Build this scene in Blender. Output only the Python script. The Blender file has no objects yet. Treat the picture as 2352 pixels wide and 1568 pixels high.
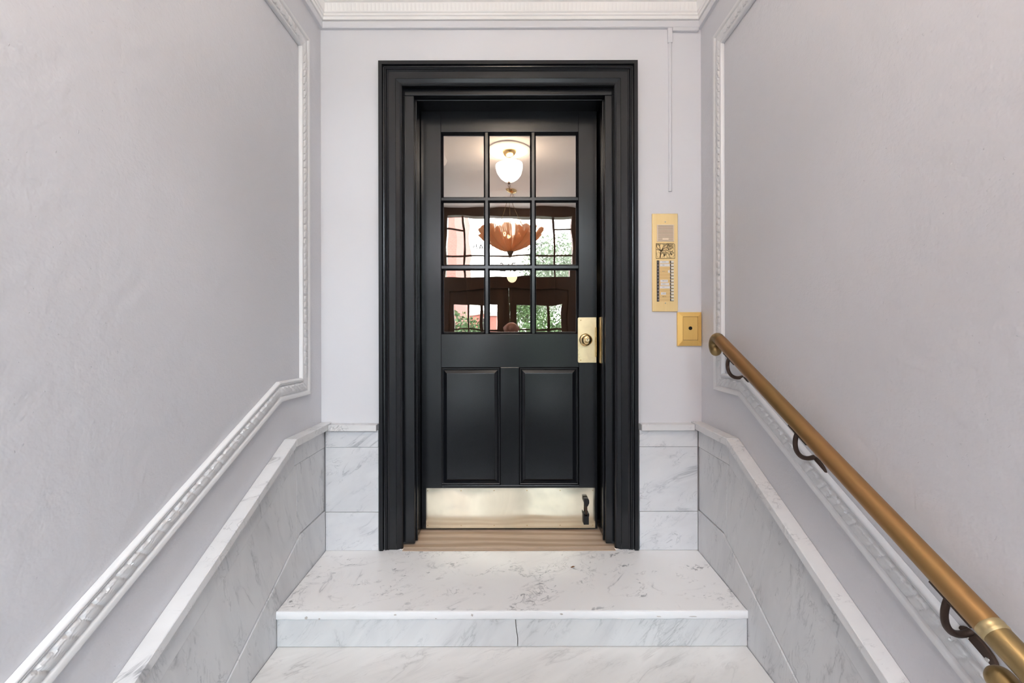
import bpy, bmesh, math, random
from mathutils import Vector, Matrix

# ------------------------------------------------------------------ frame
# world: x to the right, y away from the camera (0 = plane of the door wall), z up (0 = stair landing)
F = 1045.0            # focal length in pixels of the 2352 px wide frame
VX, VY = 1174.0, 768.0
CY, CZ = -2.137, 1.016
XL, XR = -0.892, 0.894   # side walls
FLOOR = -0.532           # vestibule floor, four risers below the landing
CEIL = 2.84
YE = -3.98               # street wall
scn = bpy.context.scene
COL = scn.collection
PI = math.pi

cam_d = bpy.data.cameras.new('camera')
cam_d.sensor_width = 36.0
cam_d.lens = 36.0 * F / 2352.0
cam_d.shift_x = (1176 - VX) / 2352.0
cam_d.shift_y = -(784 - VY) / 2352.0
cam_d.clip_start = 0.02
cam_d.clip_end = 300
cam = bpy.data.objects.new('camera', cam_d)
COL.objects.link(cam)
cam.location = (0, CY, CZ)
cam.rotation_euler = (PI / 2, math.radians(0.12), 0)
scn.camera = cam

# ------------------------------------------------------------------ light
SKY = 25.5
LAMP = 57.0
world = bpy.data.worlds.new('overcast_sky')
scn.world = world
world.use_nodes = True
bg = world.node_tree.nodes['Background']
bg.inputs['Color'].default_value = (0.825, 0.91, 1.0, 1)
bg.inputs['Strength'].default_value = SKY
vs = scn.view_settings
vs.view_transform = 'Standard'
vs.look = 'None'
vs.gamma = 1.0
vs.use_curve_mapping = False
vs.exposure = -0.09
cy = scn.cycles
cy.max_bounces = 6
cy.diffuse_bounces = 5
cy.glossy_bounces = 3
cy.transmission_bounces = 4
cy.transparent_max_bounces = 8
cy.caustics_refractive = False
cy.use_light_tree = False
cy.adaptive_threshold = 0.02
scn.display_settings.display_device = 'sRGB'

def portal(name, x0, x1, z0, z1, y):
    l = bpy.data.lights.new(name, 'AREA')
    l.shape = 'RECTANGLE'
    l.size = x1 - x0
    l.size_y = z1 - z0
    l.cycles.is_portal = True
    o = bpy.data.objects.new(name, l)
    COL.objects.link(o)
    o.location = ((x0 + x1) / 2, y, (z0 + z1) / 2)
    o.rotation_euler = (PI / 2, 0, 0)       # faces +y, into the hall
    return o
portal('transom_daylight', -0.95, 0.90, 1.82, 2.74, YE - 0.09)
portal('door_daylight', -0.86, 0.80, -0.05, 1.46, YE - 0.09)

# ------------------------------------------------------------------ materials
class NT:
    def __init__(s, name):
        m = bpy.data.materials.new(name)
        m.use_nodes = True
        s.m = m
        s.t = m.node_tree
        s.b = s.t.nodes['Principled BSDF']
    def n(s, typ, **kw):
        nd = s.t.nodes.new(typ)
        for k, v in kw.items():
            if k in nd.inputs:
                nd.inputs[k].default_value = v
            else:
                setattr(nd, k, v)
        return nd
    def l(s, a, b):
        s.t.links.new(a, b)
    def ramp(s, src, stops):
        r = s.n('ShaderNodeValToRGB')
        e = r.color_ramp.elements
        while len(e) > 1:
            e.remove(e[-1])
        for i, (p, c) in enumerate(stops):
            el = e[0] if i == 0 else e.new(p)
            el.position = p
            c = (c, c, c) if isinstance(c, (int, float)) else c
            el.color = (*c, 1)
        s.l(src, r.inputs['Fac'])
        return r.outputs['Color']
    def math(s, op, a, b=None, c=None):
        m = s.n('ShaderNodeMath', operation=op)
        for i, v in enumerate((a, b, c)):
            if v is None:
                continue
            if isinstance(v, (int, float)):
                m.inputs[i].default_value = v
            else:
                s.l(v, m.inputs[i])
        return m.outputs[0]
    def mix(s, fac, a, b, mode='MIX'):
        m = s.n('ShaderNodeMix', data_type='RGBA', blend_type=mode)
        for i, v in ((0, fac), (6, a), (7, b)):
            if isinstance(v, (int, float)):
                m.inputs[i].default_value = v
            elif isinstance(v, tuple):
                m.inputs[i].default_value = (*v, 1)
            else:
                s.l(v, m.inputs[i])
        return m.outputs[2]
    def coords(s, scale=(1, 1, 1), rot=(0, 0, 0), rnd=True):
        tc = s.n('ShaderNodeTexCoord')
        mp = s.n('ShaderNodeMapping')
        mp.vector_type = 'TEXTURE'
        mp.inputs['Scale'].default_value = tuple(1.0 / q for q in scale)
        mp.inputs['Rotation'].default_value = rot
        s.l(tc.outputs['Object'], mp.inputs['Vector'])
        if not rnd:
            return mp.outputs[0]
        oi = s.n('ShaderNodeObjectInfo')
        v = s.n('ShaderNodeVectorMath', operation='SCALE')
        v.inputs[0].default_value = (37.0, 51.0, 23.0)
        s.l(oi.outputs['Random'], v.inputs['Scale'])
        a = s.n('ShaderNodeVectorMath', operation='ADD')
        s.l(mp.outputs[0], a.inputs[0])
        s.l(v.outputs[0], a.inputs[1])
        return a.outputs[0]
    def noise(s, vec, scale, detail=3.0, rough=0.5, dist=0.0):
        n = s.n('ShaderNodeTexNoise')
        n.inputs['Scale'].default_value = scale
        n.inputs['Detail'].default_value = detail
        n.inputs['Roughness'].default_value = rough
        n.inputs['Distortion'].default_value = dist
        if vec is not None:
            s.l(vec, n.inputs['Vector'])
        return n.outputs['Fac']
    def bump(s, h, strength, dist):
        b = s.n('ShaderNodeBump')
        b.inputs['Strength'].default_value = strength
        b.inputs['Distance'].default_value = dist
        s.l(h, b.inputs['Height'])
        s.l(b.outputs[0], s.b.inputs['Normal'])
        return b.outputs[0]

def plain(name, col, rough=0.5, metal=0.0, spec=0.5, emit=None, es=0.0):
    k = NT(name)
    k.b.inputs['Base Color'].default_value = (*col, 1)
    k.b.inputs['Roughness'].default_value = rough
    k.b.inputs['Metallic'].default_value = metal
    k.b.inputs['Specular IOR Level'].default_value = spec
    if emit:
        k.b.inputs['Emission Color'].default_value = (*emit, 1)
        k.b.inputs['Emission Strength'].default_value = es
    return k.m

def paint(name, col, rough, bscale, bstr, spec=0.4):
    k = NT(name)
    v = k.coords(rnd=False)
    big = k.noise(v, 1.3, 0.0)
    c2 = tuple(x * 0.95 for x in col)
    k.l(k.mix(k.ramp(big, [(0.35, 0.0), (0.65, 1.0)]), col, c2), k.b.inputs['Base Color'])
    k.b.inputs['Roughness'].default_value = rough
    k.b.inputs['Specular IOR Level'].default_value = spec
    a = k.noise(v, bscale, 1.0, 0.55)
    b = k.noise(v, bscale * 0.22, 0.0, 0.5)
    spot = k.ramp(k.noise(v, 130.0, 0.0), [(0.84, 0.0), (0.88, 1.0)])
    h = k.math('ADD', k.math('MULTIPLY', a, 0.5), k.math('MULTIPLY', b, 0.8))
    h = k.math('ADD', h, k.math('MULTIPLY', spot, 0.3))
    k.bump(h, bstr, 0.004)
    return k.m

def marble(name, base, tint, vein, mscale, rot, amount, fine=0.6, spots=0.0, rough=0.32, soft=1.0):
    """white stone with cloudy grey patches and thin broken veins"""
    k = NT(name)
    v = k.coords(mscale, rot)
    cloud = k.noise(v, 2.6, 3.0, 0.62, 0.6)
    col = k.mix(k.ramp(cloud, [(0.36, 0.0), (0.70, 1.0)]), base, tint)
    n1 = k.noise(v, 2.4, 5.0, 0.60, 1.1)
    d1 = k.math('ABSOLUTE', k.math('SUBTRACT', n1, 0.5))
    v1 = k.ramp(d1, [(0.0, 1.0), (0.004, 0.70), (0.014 * soft, 0.16), (0.045 * soft, 0.0)])
    m1 = k.ramp(k.noise(v, 3.7, 1.0, 0.6), [(0.50, 0.0), (0.68, 1.0)])
    n2 = k.noise(v, 7.5, 4.0, 0.62, 1.4)
    d2 = k.math('ABSOLUTE', k.math('SUBTRACT', n2, 0.5))
    v2 = k.ramp(d2, [(0.0, 1.0), (0.008, 0.45), (0.022 * soft, 0.0)])
    m2 = k.ramp(k.noise(v, 5.3, 2.0, 0.6, 0.6), [(0.50, 0.0), (0.66, 1.0)])
    f1 = k.math('MULTIPLY', k.math('MULTIPLY', v1, m1), amount)
    f2 = k.math('MULTIPLY', k.math('MULTIPLY', v2, m2), fine * amount)
    f = k.math('MAXIMUM', f1, f2)
    if spots:
        sp = k.ramp(k.noise(v, 26.0, 3.0, 0.6, 0.6), [(0.60, 0.0), (0.65, 1.0)])
        f = k.math('MAXIMUM', f, k.math('MULTIPLY', k.math('MULTIPLY', sp, m2), spots))
    k.l(k.mix(f, col, vein), k.b.inputs['Base Color'])
    k.b.inputs['Roughness'].default_value = rough
    k.b.inputs['Specular IOR Level'].default_value = 0.45
    return k.m

def brushed(name, col, rough, metal=1.0, wear=None, wscale=6.0, bump=0.05, wamt=0.5, stretch=(1, 1, 1)):
    k = NT(name)
    v = k.coords(stretch)
    w = k.noise(v, wscale, 6.0, 0.6, 0.8)
    c = k.mix(k.math('MULTIPLY', k.ramp(w, [(0.42, 0.0), (0.68, 1.0)]), wamt), col, wear or tuple(x * 0.7 for x in col))
    k.l(c, k.b.inputs['Base Color'])
    k.b.inputs['Metallic'].default_value = metal
    k.l(k.ramp(w, [(0.3, rough), (0.75, min(1, rough + 0.15))]), k.b.inputs['Roughness'])
    k.bump(k.noise(v, 14.0, 3.0), bump, 0.002)
    return k.m

def black_paint(name, col=(0.0052, 0.0060, 0.0078)):
    k = NT(name)
    v = k.coords((1, 1, 1))
    st = k.coords((60, 60, 2.0))
    n = k.noise(v, 5.0, 4.0)
    k.l(k.mix(k.ramp(n, [(0.3, 0.0), (0.7, 1.0)]), col, tuple(x * 1.35 for x in col)), k.b.inputs['Base Color'])
    k.b.inputs['Roughness'].default_value = 0.225
    k.b.inputs['Specular IOR Level'].default_value = 0.5
    h = k.math('ADD', k.math('MULTIPLY', k.noise(st, 3.0, 1.0), 0.5), k.math('MULTIPLY', k.noise(v, 22.0, 1.0), 0.5))
    k.bump(h, 0.022, 0.002)
    return k.m

def wood(name, c1, c2, scale=(3, 22, 22), rough=0.45, rings=7.0, dist=5.0, spec=0.4):
    k = NT(name)
    v = k.coords(scale)
    w = k.n('ShaderNodeTexWave', wave_type='BANDS', bands_direction='Y')
    w.inputs['Scale'].default_value = rings * 0.16
    w.inputs['Distortion'].default_value = dist
    w.inputs['Detail'].default_value = 3.0
    w.inputs['Detail Scale'].default_value = 0.7
    k.l(v, w.inputs['Vector'])
    grain = k.noise(k.coords(tuple(x * 4 for x in scale)), 3.0, 4.0)
    c = k.mix(k.ramp(w.outputs['Fac'], [(0.15, 0.0), (0.85, 1.0)]), c1, c2)
    c = k.mix(k.math('MULTIPLY', k.ramp(grain, [(0.45, 0.0), (0.7, 1.0)]), 0.35), c, tuple(x * 0.55 for x in c1))
    k.l(c, k.b.inputs['Base Color'])
    k.b.inputs['Roughness'].default_value = rough
    k.b.inputs['Specular IOR Level'].default_value = spec
    k.bump(w.outputs['Fac'], 0.08, 0.002)
    return k.m

def pane_glass(name, refl, wav, scale=3.0, gcol=(1, 1, 1)):
    k = NT(name)
    t = k.t
    t.nodes.remove(k.b)
    out = [n for n in t.nodes if n.type == 'OUTPUT_MATERIAL'][0]
    tr = k.n('ShaderNodeBsdfTransparent')
    tr.inputs['Color'].default_value = (0.96, 0.97, 0.96, 1)
    gl = k.n('ShaderNodeBsdfGlossy')
    gl.inputs['Color'].default_value = (*gcol, 1)
    gl.inputs['Roughness'].default_value = 0.0
    b = k.n('ShaderNodeBump')
    b.inputs['Strength'].default_value = wav
    b.inputs['Distance'].default_value = 0.004
    k.l(k.noise(k.coords((1, 1, 1)), scale, 1.0, 0.4), b.inputs['Height'])
    k.l(b.outputs[0], gl.inputs['Normal'])
    mx = k.n('ShaderNodeMixShader')
    mx.inputs[0].default_value = refl
    k.l(tr.outputs[0], mx.inputs[1])
    k.l(gl.outputs[0], mx.inputs[2])
    k.l(mx.outputs[0], out.inputs['Surface'])
    return k.m

M = {}
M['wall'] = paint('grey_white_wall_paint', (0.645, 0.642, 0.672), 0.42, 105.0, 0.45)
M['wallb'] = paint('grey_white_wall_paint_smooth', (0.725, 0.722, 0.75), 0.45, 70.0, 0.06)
M['trim'] = paint('white_gloss_trim_paint', (0.76, 0.757, 0.765), 0.34, 160.0, 0.04, 0.45)
M['ceil'] = paint('white_ceiling_paint', (0.93, 0.915, 0.90), 0.6, 80.0, 0.05)
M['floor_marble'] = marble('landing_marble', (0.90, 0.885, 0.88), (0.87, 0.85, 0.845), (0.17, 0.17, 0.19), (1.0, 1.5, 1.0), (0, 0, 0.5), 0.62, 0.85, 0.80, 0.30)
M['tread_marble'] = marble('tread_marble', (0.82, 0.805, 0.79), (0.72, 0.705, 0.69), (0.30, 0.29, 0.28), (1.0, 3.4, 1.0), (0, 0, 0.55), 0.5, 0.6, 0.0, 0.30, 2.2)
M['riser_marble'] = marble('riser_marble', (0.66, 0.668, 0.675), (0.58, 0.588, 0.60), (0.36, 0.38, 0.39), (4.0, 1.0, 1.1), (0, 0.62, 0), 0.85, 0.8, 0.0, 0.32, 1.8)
M['slab_marble'] = marble('wainscot_marble', (0.72, 0.725, 0.745), (0.64, 0.645, 0.67), (0.32, 0.34, 0.37), (1.3, 1.3, 3.0), (0, -0.5, 0), 0.85, 0.95, 0.0, 0.32, 1.6)
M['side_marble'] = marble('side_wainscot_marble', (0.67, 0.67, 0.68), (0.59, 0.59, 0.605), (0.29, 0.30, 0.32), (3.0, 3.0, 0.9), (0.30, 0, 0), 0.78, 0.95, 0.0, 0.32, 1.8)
M['coping_marble'] = marble('coping_marble', (0.73, 0.725, 0.73), (0.66, 0.655, 0.66), (0.18, 0.18, 0.20), (1.4, 2.4, 1.4), (0.5, 0, 0.4), 0.75, 0.8, 0.3, 0.32, 1.2)
M['nosing'] = paint('white_nosing_paint', (0.93, 0.93, 0.94), 0.35, 60.0, 0.10)
M['chip'] = plain('bare_stone_chip', (0.50, 0.45, 0.42), 0.8)
M['black'] = black_paint('black_gloss_paint')
M['brass'] = brushed('polished_brass', (0.86, 0.64, 0.33), 0.16, 1.0, (0.62, 0.46, 0.24), 8.0)
M['kick'] = brushed('worn_brass_sheet', (0.96, 0.88, 0.70), 0.07, 1.0, (0.72, 0.66, 0.50), 3.2, 0.05, 0.35)
M['lockplate'] = brushed('worn_brass_plate', (0.90, 0.74, 0.46), 0.26, 1.0, (0.62, 0.48, 0.28), 9.0, 0.05, 0.5)
M['gold'] = brushed('gold_anodised_plate', (0.87, 0.66, 0.33), 0.36, 0.55, (0.82, 0.60, 0.28), 30.0, 0.02, 0.5, (1, 1, 0.05))
M['gold2'] = brushed('gold_box_metal', (0.85, 0.56, 0.18), 0.34, 0.6, (0.80, 0.50, 0.15), 30.0, 0.02, 0.5, (1, 1, 0.05))
M['goldcard'] = plain('gold_card', (0.76, 0.53, 0.24), 0.5, 0.3)
M['cream'] = plain('cream_plastic', (0.80, 0.66, 0.52), 0.5)
M['creamslot'] = plain('cream_slot', (0.34, 0.25, 0.17), 0.7)
M['etch'] = plain('etched_brown', (0.11, 0.065, 0.025), 0.6)
M['dark'] = plain('dark_plastic', (0.045, 0.038, 0.04), 0.5)
M['hole'] = plain('black_void', (0.004, 0.004, 0.004), 0.9)
M['card'] = plain('white_card', (0.80, 0.77, 0.75), 0.6)
M['ink'] = plain('grey_ink', (0.25, 0.23, 0.25), 0.7)
M['button'] = plain('ivory_button', (0.82, 0.76, 0.66), 0.35)
M['rail'] = brushed('aged_copper_rail', (0.37, 0.19, 0.075), 0.38, 0.75, (0.27, 0.18, 0.065), 5.0, 0.04, 0.9, (1, 0.35, 0.35))
M['railfit'] = brushed('aged_brass_fitting', (0.34, 0.235, 0.105), 0.32, 0.85, (0.22, 0.15, 0.065), 9.0, 0.08, 0.7)
M['railring'] = brushed('dull_brass_ring', (0.55, 0.43, 0.23), 0.32, 0.8, (0.38, 0.29, 0.15), 20.0)
M['bracket'] = brushed('dark_bronze', (0.085, 0.055, 0.042), 0.45, 0.7, (0.05, 0.035, 0.03), 20.0)
M['steel'] = plain('zinc_screw', (0.62, 0.60, 0.57), 0.3, 1.0)
M['rubber'] = plain('black_rubber', (0.010, 0.010, 0.011), 0.55)
M['sill'] = wood('oak_sill', (0.60, 0.46, 0.35), (0.43, 0.30, 0.20), (1.1, 9, 9), 0.5, 3.6, 14.0)
M['darkwood'] = wood('dark_brown_wood', (0.075, 0.036, 0.016), (0.045, 0.021, 0.010), (22, 22, 2.0), 0.32)
M['floor_dark'] = plain('dark_stone_floor', (0.10, 0.095, 0.09), 0.35)
M['hallwall'] = plain('hall_brown_wall', (0.10, 0.062, 0.038), 0.6)
M['hallfloor'] = plain('hall_floor', (0.08, 0.06, 0.05), 0.4)
M['glass'] = pane_glass('old_door_glass', 0.35, 0.20, 5.0, (1.0, 0.90, 0.82))  # warm reflection tint stands in for lamplight on the mirrored ceiling
M['clear'] = pane_glass('clear_glass', 0.06, 0.0)
M['bowl'] = plain('lit_alabaster', (0.9, 0.82, 0.68), 0.5, 0, 0.3, (1.0, 0.87, 0.75), LAMP)
M['bulb'] = plain('lit_bulb', (0.9, 0.85, 0.7), 0.4, 0, 0.3, (1.0, 0.82, 0.60), 220.0)
M['hallbowl'] = plain('lit_hall_alabaster', (0.9, 0.8, 0.6), 0.5, 0, 0.3, (1.0, 0.78, 0.48), 2.2)
M['leaf'] = plain('dried_leaf', (0.26, 0.11, 0.04), 0.7)

# ------------------------------------------------------------------ mesh helpers
class MB:
    def __init__(s):
        s.v, s.f = [], []
    def add(s, vs_, fs):
        k = len(s.v)
        s.v += [tuple(p) for p in vs_]
        s.f += [tuple(i + k for i in f) for f in fs]
        return s
    def box(s, x0, x1, y0, y1, z0, z1):
        return s.add([(x, y, z) for z in (z0, z1) for y in (y0, y1) for x in (x0, x1)],
                     [(0, 2, 3, 1), (4, 5, 7, 6), (0, 1, 5, 4), (2, 6, 7, 3), (0, 4, 6, 2), (1, 3, 7, 5)])
    def prism(s, poly, axis, a, b):
        n = len(poly)
        def P(p, t):
            return {'x': (t, p[0], p[1]), 'y': (p[0], t, p[1]), 'z': (p[0], p[1], t)}[axis]
        return s.add([P(p, a) for p in poly] + [P(p, b) for p in poly],
                     [tuple(range(n))[::-1], tuple(range(n, 2 * n))] +
                     [(i, (i + 1) % n, n + (i + 1) % n, n + i) for i in range(n)])
    def grid(s, rows, close_u=False, close_v=False, cap=False):
        nr, nc = len(rows), len(rows[0])
        fs = []
        for i in range(nr if close_v else nr - 1):
            for j in range(nc if close_u else nc - 1):
                a, b = i, (i + 1) % nr
                c, d = j, (j + 1) % nc
                fs.append((a * nc + c, a * nc + d, b * nc + d, b * nc + c))
        if cap:
            fs.append(tuple(range(nc))[::-1])
            fs.append(tuple((nr - 1) * nc + j for j in range(nc)))
        return s.add([p for r in rows for p in r], fs)
    def tube(s, path, rad, seg=14, cap=True):
        path = [Vector(p) for p in path]
        n = len(path)
        rad = rad if isinstance(rad, (list, tuple)) else [rad] * n
        tang = [(path[min(i + 1, n - 1)] - path[max(i - 1, 0)]).normalized() for i in range(n)]
        u = tang[0].orthogonal().normalized()
        rows = []
        for i in range(n):
            t = tang[i]
            u = (u - t * u.dot(t)).normalized()
            w = t.cross(u)
            rows.append([path[i] + (u * math.cos(2 * PI * k / seg) + w * math.sin(2 * PI * k / seg)) * rad[i] for k in range(seg)])
        return s.grid(rows, close_u=True, cap=cap)
    def lathe(s, prof, center, axis='z', seg=28):
        cx, cy, cz = center
        rows = []
        for r, h in prof:
            row = []
            for k in range(seg):
                a = 2 * PI * k / seg
                c, d = r * math.cos(a), r * math.sin(a)
                row.append({'z': (cx + c, cy + d, cz + h), 'y': (cx + c, cy + h, cz + d), 'x': (cx + h, cy + c, cz + d)}[axis])
            rows.append(row)
        return s.grid(rows, close_u=True)
    def disc(s, c, r, axis='y', seg=16):
        cx, cy, cz = c
        pts = []
        for k in range(seg):
            a = 2 * PI * k / seg
            p, q = r * math.cos(a), r * math.sin(a)
            pts.append({'y': (cx + p, cy, cz + q), 'z': (cx + p, cy + q, cz), 'x': (cx, cy + p, cz + q)}[axis])
        return s.add(pts, [tuple(range(seg))])

def obj(name, mb, mat, parent=None, bevel=0.0, smooth=False, segs=1, doubles=False, origin=None):
    me = bpy.data.meshes.new(name)
    if isinstance(mb, MB):
        vs_ = mb.v
        lo = [min(p[i] for p in vs_) for i in range(3)]
        hi = [max(p[i] for p in vs_) for i in range(3)]
        c = Vector(origin) if origin else Vector(((lo[0] + hi[0]) / 2, (lo[1] + hi[1]) / 2, (lo[2] + hi[2]) / 2))
        me.from_pydata([tuple(Vector(p) - c) for p in vs_], [], mb.f)
    bm = bmesh.new()
    bm.from_mesh(me)
    if doubles:
        bmesh.ops.remove_doubles(bm, verts=bm.verts, dist=1e-5)
    bmesh.ops.recalc_face_normals(bm, faces=bm.faces)
    if bevel:
        ed = [e for e in bm.edges if len(e.link_faces) == 2 and e.calc_face_angle(0) > 0.4]
        bmesh.ops.bevel(bm, geom=ed, offset=bevel, segments=segs, affect='EDGES', profile=0.5, clamp_overlap=True)
    if smooth:
        for f in bm.faces:
            f.smooth = True
        lim = smooth if isinstance(smooth, float) else 0.7
        for e in bm.edges:
            if len(e.link_faces) == 2 and e.calc_face_angle(0) > lim:
                e.smooth = False
    bm.to_mesh(me)
    bm.free()
    for mt in (mat if isinstance(mat, (list, tuple)) else [mat]):
        me.materials.append(mt)
    o = bpy.data.objects.new(name, me)
    COL.objects.link(o)
    if parent:
        o.parent = parent
        w = Vector((0, 0, 0))
        p = parent
        while p:
            w += p.location
            p = p.parent
        o.location = c - w
    else:
        o.location = c
    return o

def tag(o, label, cat=None, group=None, kind=None):
    o['label'] = label
    if cat:
        o['category'] = cat
    if group:
        o['group'] = group
    if kind:
        o['kind'] = kind
    return o

def thing(name, label, cat, loc, group=None, kind=None):
    o = bpy.data.objects.new(name, None)
    COL.objects.link(o)
    o.location = loc
    o.empty_display_size = 0.1
    return tag(o, label, cat, group, kind)

def copy_tree(o, delta, parent=None):
    c = o.copy()
    COL.objects.link(c)
    c.parent = parent
    if parent is None:
        c.location = o.location + Vector(delta)
    for ch in list(o.children):
        copy_tree(ch, delta, c)
    return c

def structure(name, mb, mat, label, cat, **kw):
    o = obj(name, mb, mat, **kw)
    return tag(o, label, cat, kind='structure')

def text_faces(txt, size, space=1.0, extrude=0.0006):
    """letters as a flat mesh in the xz plane, centred; returns (verts, faces)"""
    cu = bpy.data.curves.new('lettering', 'FONT')
    cu.body = txt
    cu.size = size
    cu.space_character = space
    cu.align_x = 'CENTER'
    cu.align_y = 'CENTER'
    cu.extrude = extrude
    cu.resolution_u = 3
    to = bpy.data.objects.new('lettering', cu)
    COL.objects.link(to)
    dg = bpy.context.evaluated_depsgraph_get()
    me = bpy.data.meshes.new_from_object(to.evaluated_get(dg))
    vs_ = [(v.co.x, -v.co.z, v.co.y) for v in me.vertices]
    fs = [tuple(p.vertices) for p in me.polygons]
    bpy.data.objects.remove(to)
    bpy.data.curves.remove(cu)
    bpy.data.meshes.remove(me)
    return vs_, fs

def px(x, y, Y):
    """photo pixel -> (x, z) on the plane at depth Y"""
    d = Y - CY
    return ((x - VX) * d / F, CZ + (VY - y) * d / F)

# ------------------------------------------------------------------ room shell
OX0, OX1, OZ1 = -0.518, 0.503, 2.20          # rough opening of the door
YW = -2.25                                   # where the vestibule widens towards the street
mb = MB()
mb.box(-1.20, OX0, 0, 0.26, -0.62, 2.95).box(OX1, 1.20, 0, 0.26, -0.62, 2.95).box(OX0, OX1, 0, 0.26, OZ1, 2.95)
structure('wall_back', mb, M['wallb'], 'smooth pale grey wall around the black door', 'wall')
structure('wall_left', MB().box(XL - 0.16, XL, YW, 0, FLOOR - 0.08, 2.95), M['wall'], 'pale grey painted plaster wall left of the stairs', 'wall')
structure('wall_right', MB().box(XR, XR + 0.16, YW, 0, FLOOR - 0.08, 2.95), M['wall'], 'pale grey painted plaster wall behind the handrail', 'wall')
structure('wall_entrance_left', MB().box(XL - 0.32, XL - 0.16, YE, YW, FLOOR - 0.08, 2.95), M['wall'], 'plaster wall left of the street doors', 'wall')
structure('wall_entrance_right', MB().box(XR + 0.16, XR + 0.32, YE, YW, FLOOR - 0.08, 2.95), M['wall'], 'plaster wall right of the street doors', 'wall')
structure('ceiling', MB().box(-1.25, 1.25, YE - 0.1, 0.2, CEIL, CEIL + 0.11), M['ceil'], 'white plaster ceiling of the entrance hall', 'ceiling')
structure('floor', MB().box(-1.06, 1.07, YE - 0.1, -1.31, FLOOR - 0.08, FLOOR), M['floor_dark'], 'dark stone floor at the foot of the stairs', 'floor')

# ---- cornice: plaster band plus moulded run on three walls
BAND = [(0.0, 2.446), (0.013, 2.448), (0.015, 2.452), (0.015, 2.478), (0.004, 2.481)]
CORN = [(0.004, 2.480), (0.020, 2.483), (0.021, 2.496), (0.026, 2.499), (0.026, 2.507), (0.031, 2.512), (0.034, 2.552),
        (0.042, 2.556), (0.044, 2.566), (0.060, 2.585), (0.085, 2.625), (0.115, 2.690), (0.150, 2.740), (0.165, 2.745),
        (0.165, 2.765), (0.20, 2.800), (0.215, 2.840), (0.0, 2.840)]
def wall_run(prof, side, y_far=YW):
    rows = []
    for p, z in prof:
        if side == 'back':
            rows.append([(XL + p, -p, z), (XR - p, -p, z)])
        elif side == 'left':
            rows.append([(XL + p, -p, z), (XL + p, y_far, z)])
        else:
            rows.append([(XR - p, -p, z), (XR - p, y_far, z)])
    return MB().grid(rows)
for i, side in enumerate(('back', 'left', 'right')):
    c = thing(f'trim_{i + 1}', {'back': 'white moulded cornice above the black door', 'left': 'white moulded cornice along the top of the left wall',
              'right': 'white moulded cornice along the top of the right wall'}[side], 'cornice',
              {'back': (0, 0, 2.45), 'left': (XL, -1.4, 2.45), 'right': (XR, -1.4, 2.45)}[side], kind='structure')
    obj('band', wall_run(BAND, side), M['wallb'], c)
    obj('cornice_moulding', wall_run(CORN, side), M['ceil'], c, smooth=0.5)
    fl = MB()                                 # low fluting pressed into the plaster
    L = (XR - XL - 0.08) if side == 'back' else 2.05
    n = int(L / 0.0185)
    for k in range(n):
        s = -L / 2 + (k + 0.5) * L / n
        prof = [(-0.005, 0.0), (-0.003, 0.0022), (0.003, 0.0022), (0.005, 0.0)]
        prof = [(a * 0.9, b * 0.4) for a, b in prof]
        rows = []
        for z, pb in ((2.516, 0.0312), (2.548, 0.0335)):
            if side == 'back':
                rows.append([(s + (XL + XR) / 2 + a, -(pb + b), z) for a, b in prof])
            else:
                sx = 1 if side == 'left' else -1
                xw = XL if side == 'left' else XR
                rows.append([(xw + sx * (pb + b), -1.12 + s + a, z) for a, b in prof])
        fl.grid(rows)
    f_ = obj('fluting', fl, M['ceil'], c)
    f_['kind'] = 'stuff'

# ---- surface wiring channel on the door wall
t = thing('wiring_channel', 'thin white wiring channel running down the wall right of the door', 'cable channel', (0.76, 0, 1.7))
zb = px(0, 440, -0.006)[1]
obj('cover_strip', MB().prism([(0.740, 0), (0.740, -0.005), (0.744, -0.009), (0.751, -0.009), (0.755, -0.005), (0.755, 0)], 'z', zb, 2.385), M['wallb'], t)
obj('junction_sleeve', MB().box(0.736, 0.758, -0.0105, 0, 2.380, 2.449), M['wallb'], t, bevel=0.0015)
obj('cross_run', MB().box(0.758, XR - 0.014, -0.0145, 0, 2.432, 2.448), M['wallb'], t, bevel=0.002)

# ------------------------------------------------------------------ stairs
st = thing('marble_stairs', 'white marble steps and landing in front of the black door', 'stairs', (0, -0.6, FLOOR))
SX0, SX1 = -0.8636, 0.8656
N0 = -0.4705
obj('landing_slab', MB().prism([(-0.012, 0.0145), (N0 + 0.006, 0.0022), (N0 + 0.006, -0.0285), (-0.012, -0.0285)], 'x', SX0 + 0.001, SX1 - 0.001), M['floor_marble'], st, bevel=0.0012)
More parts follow.
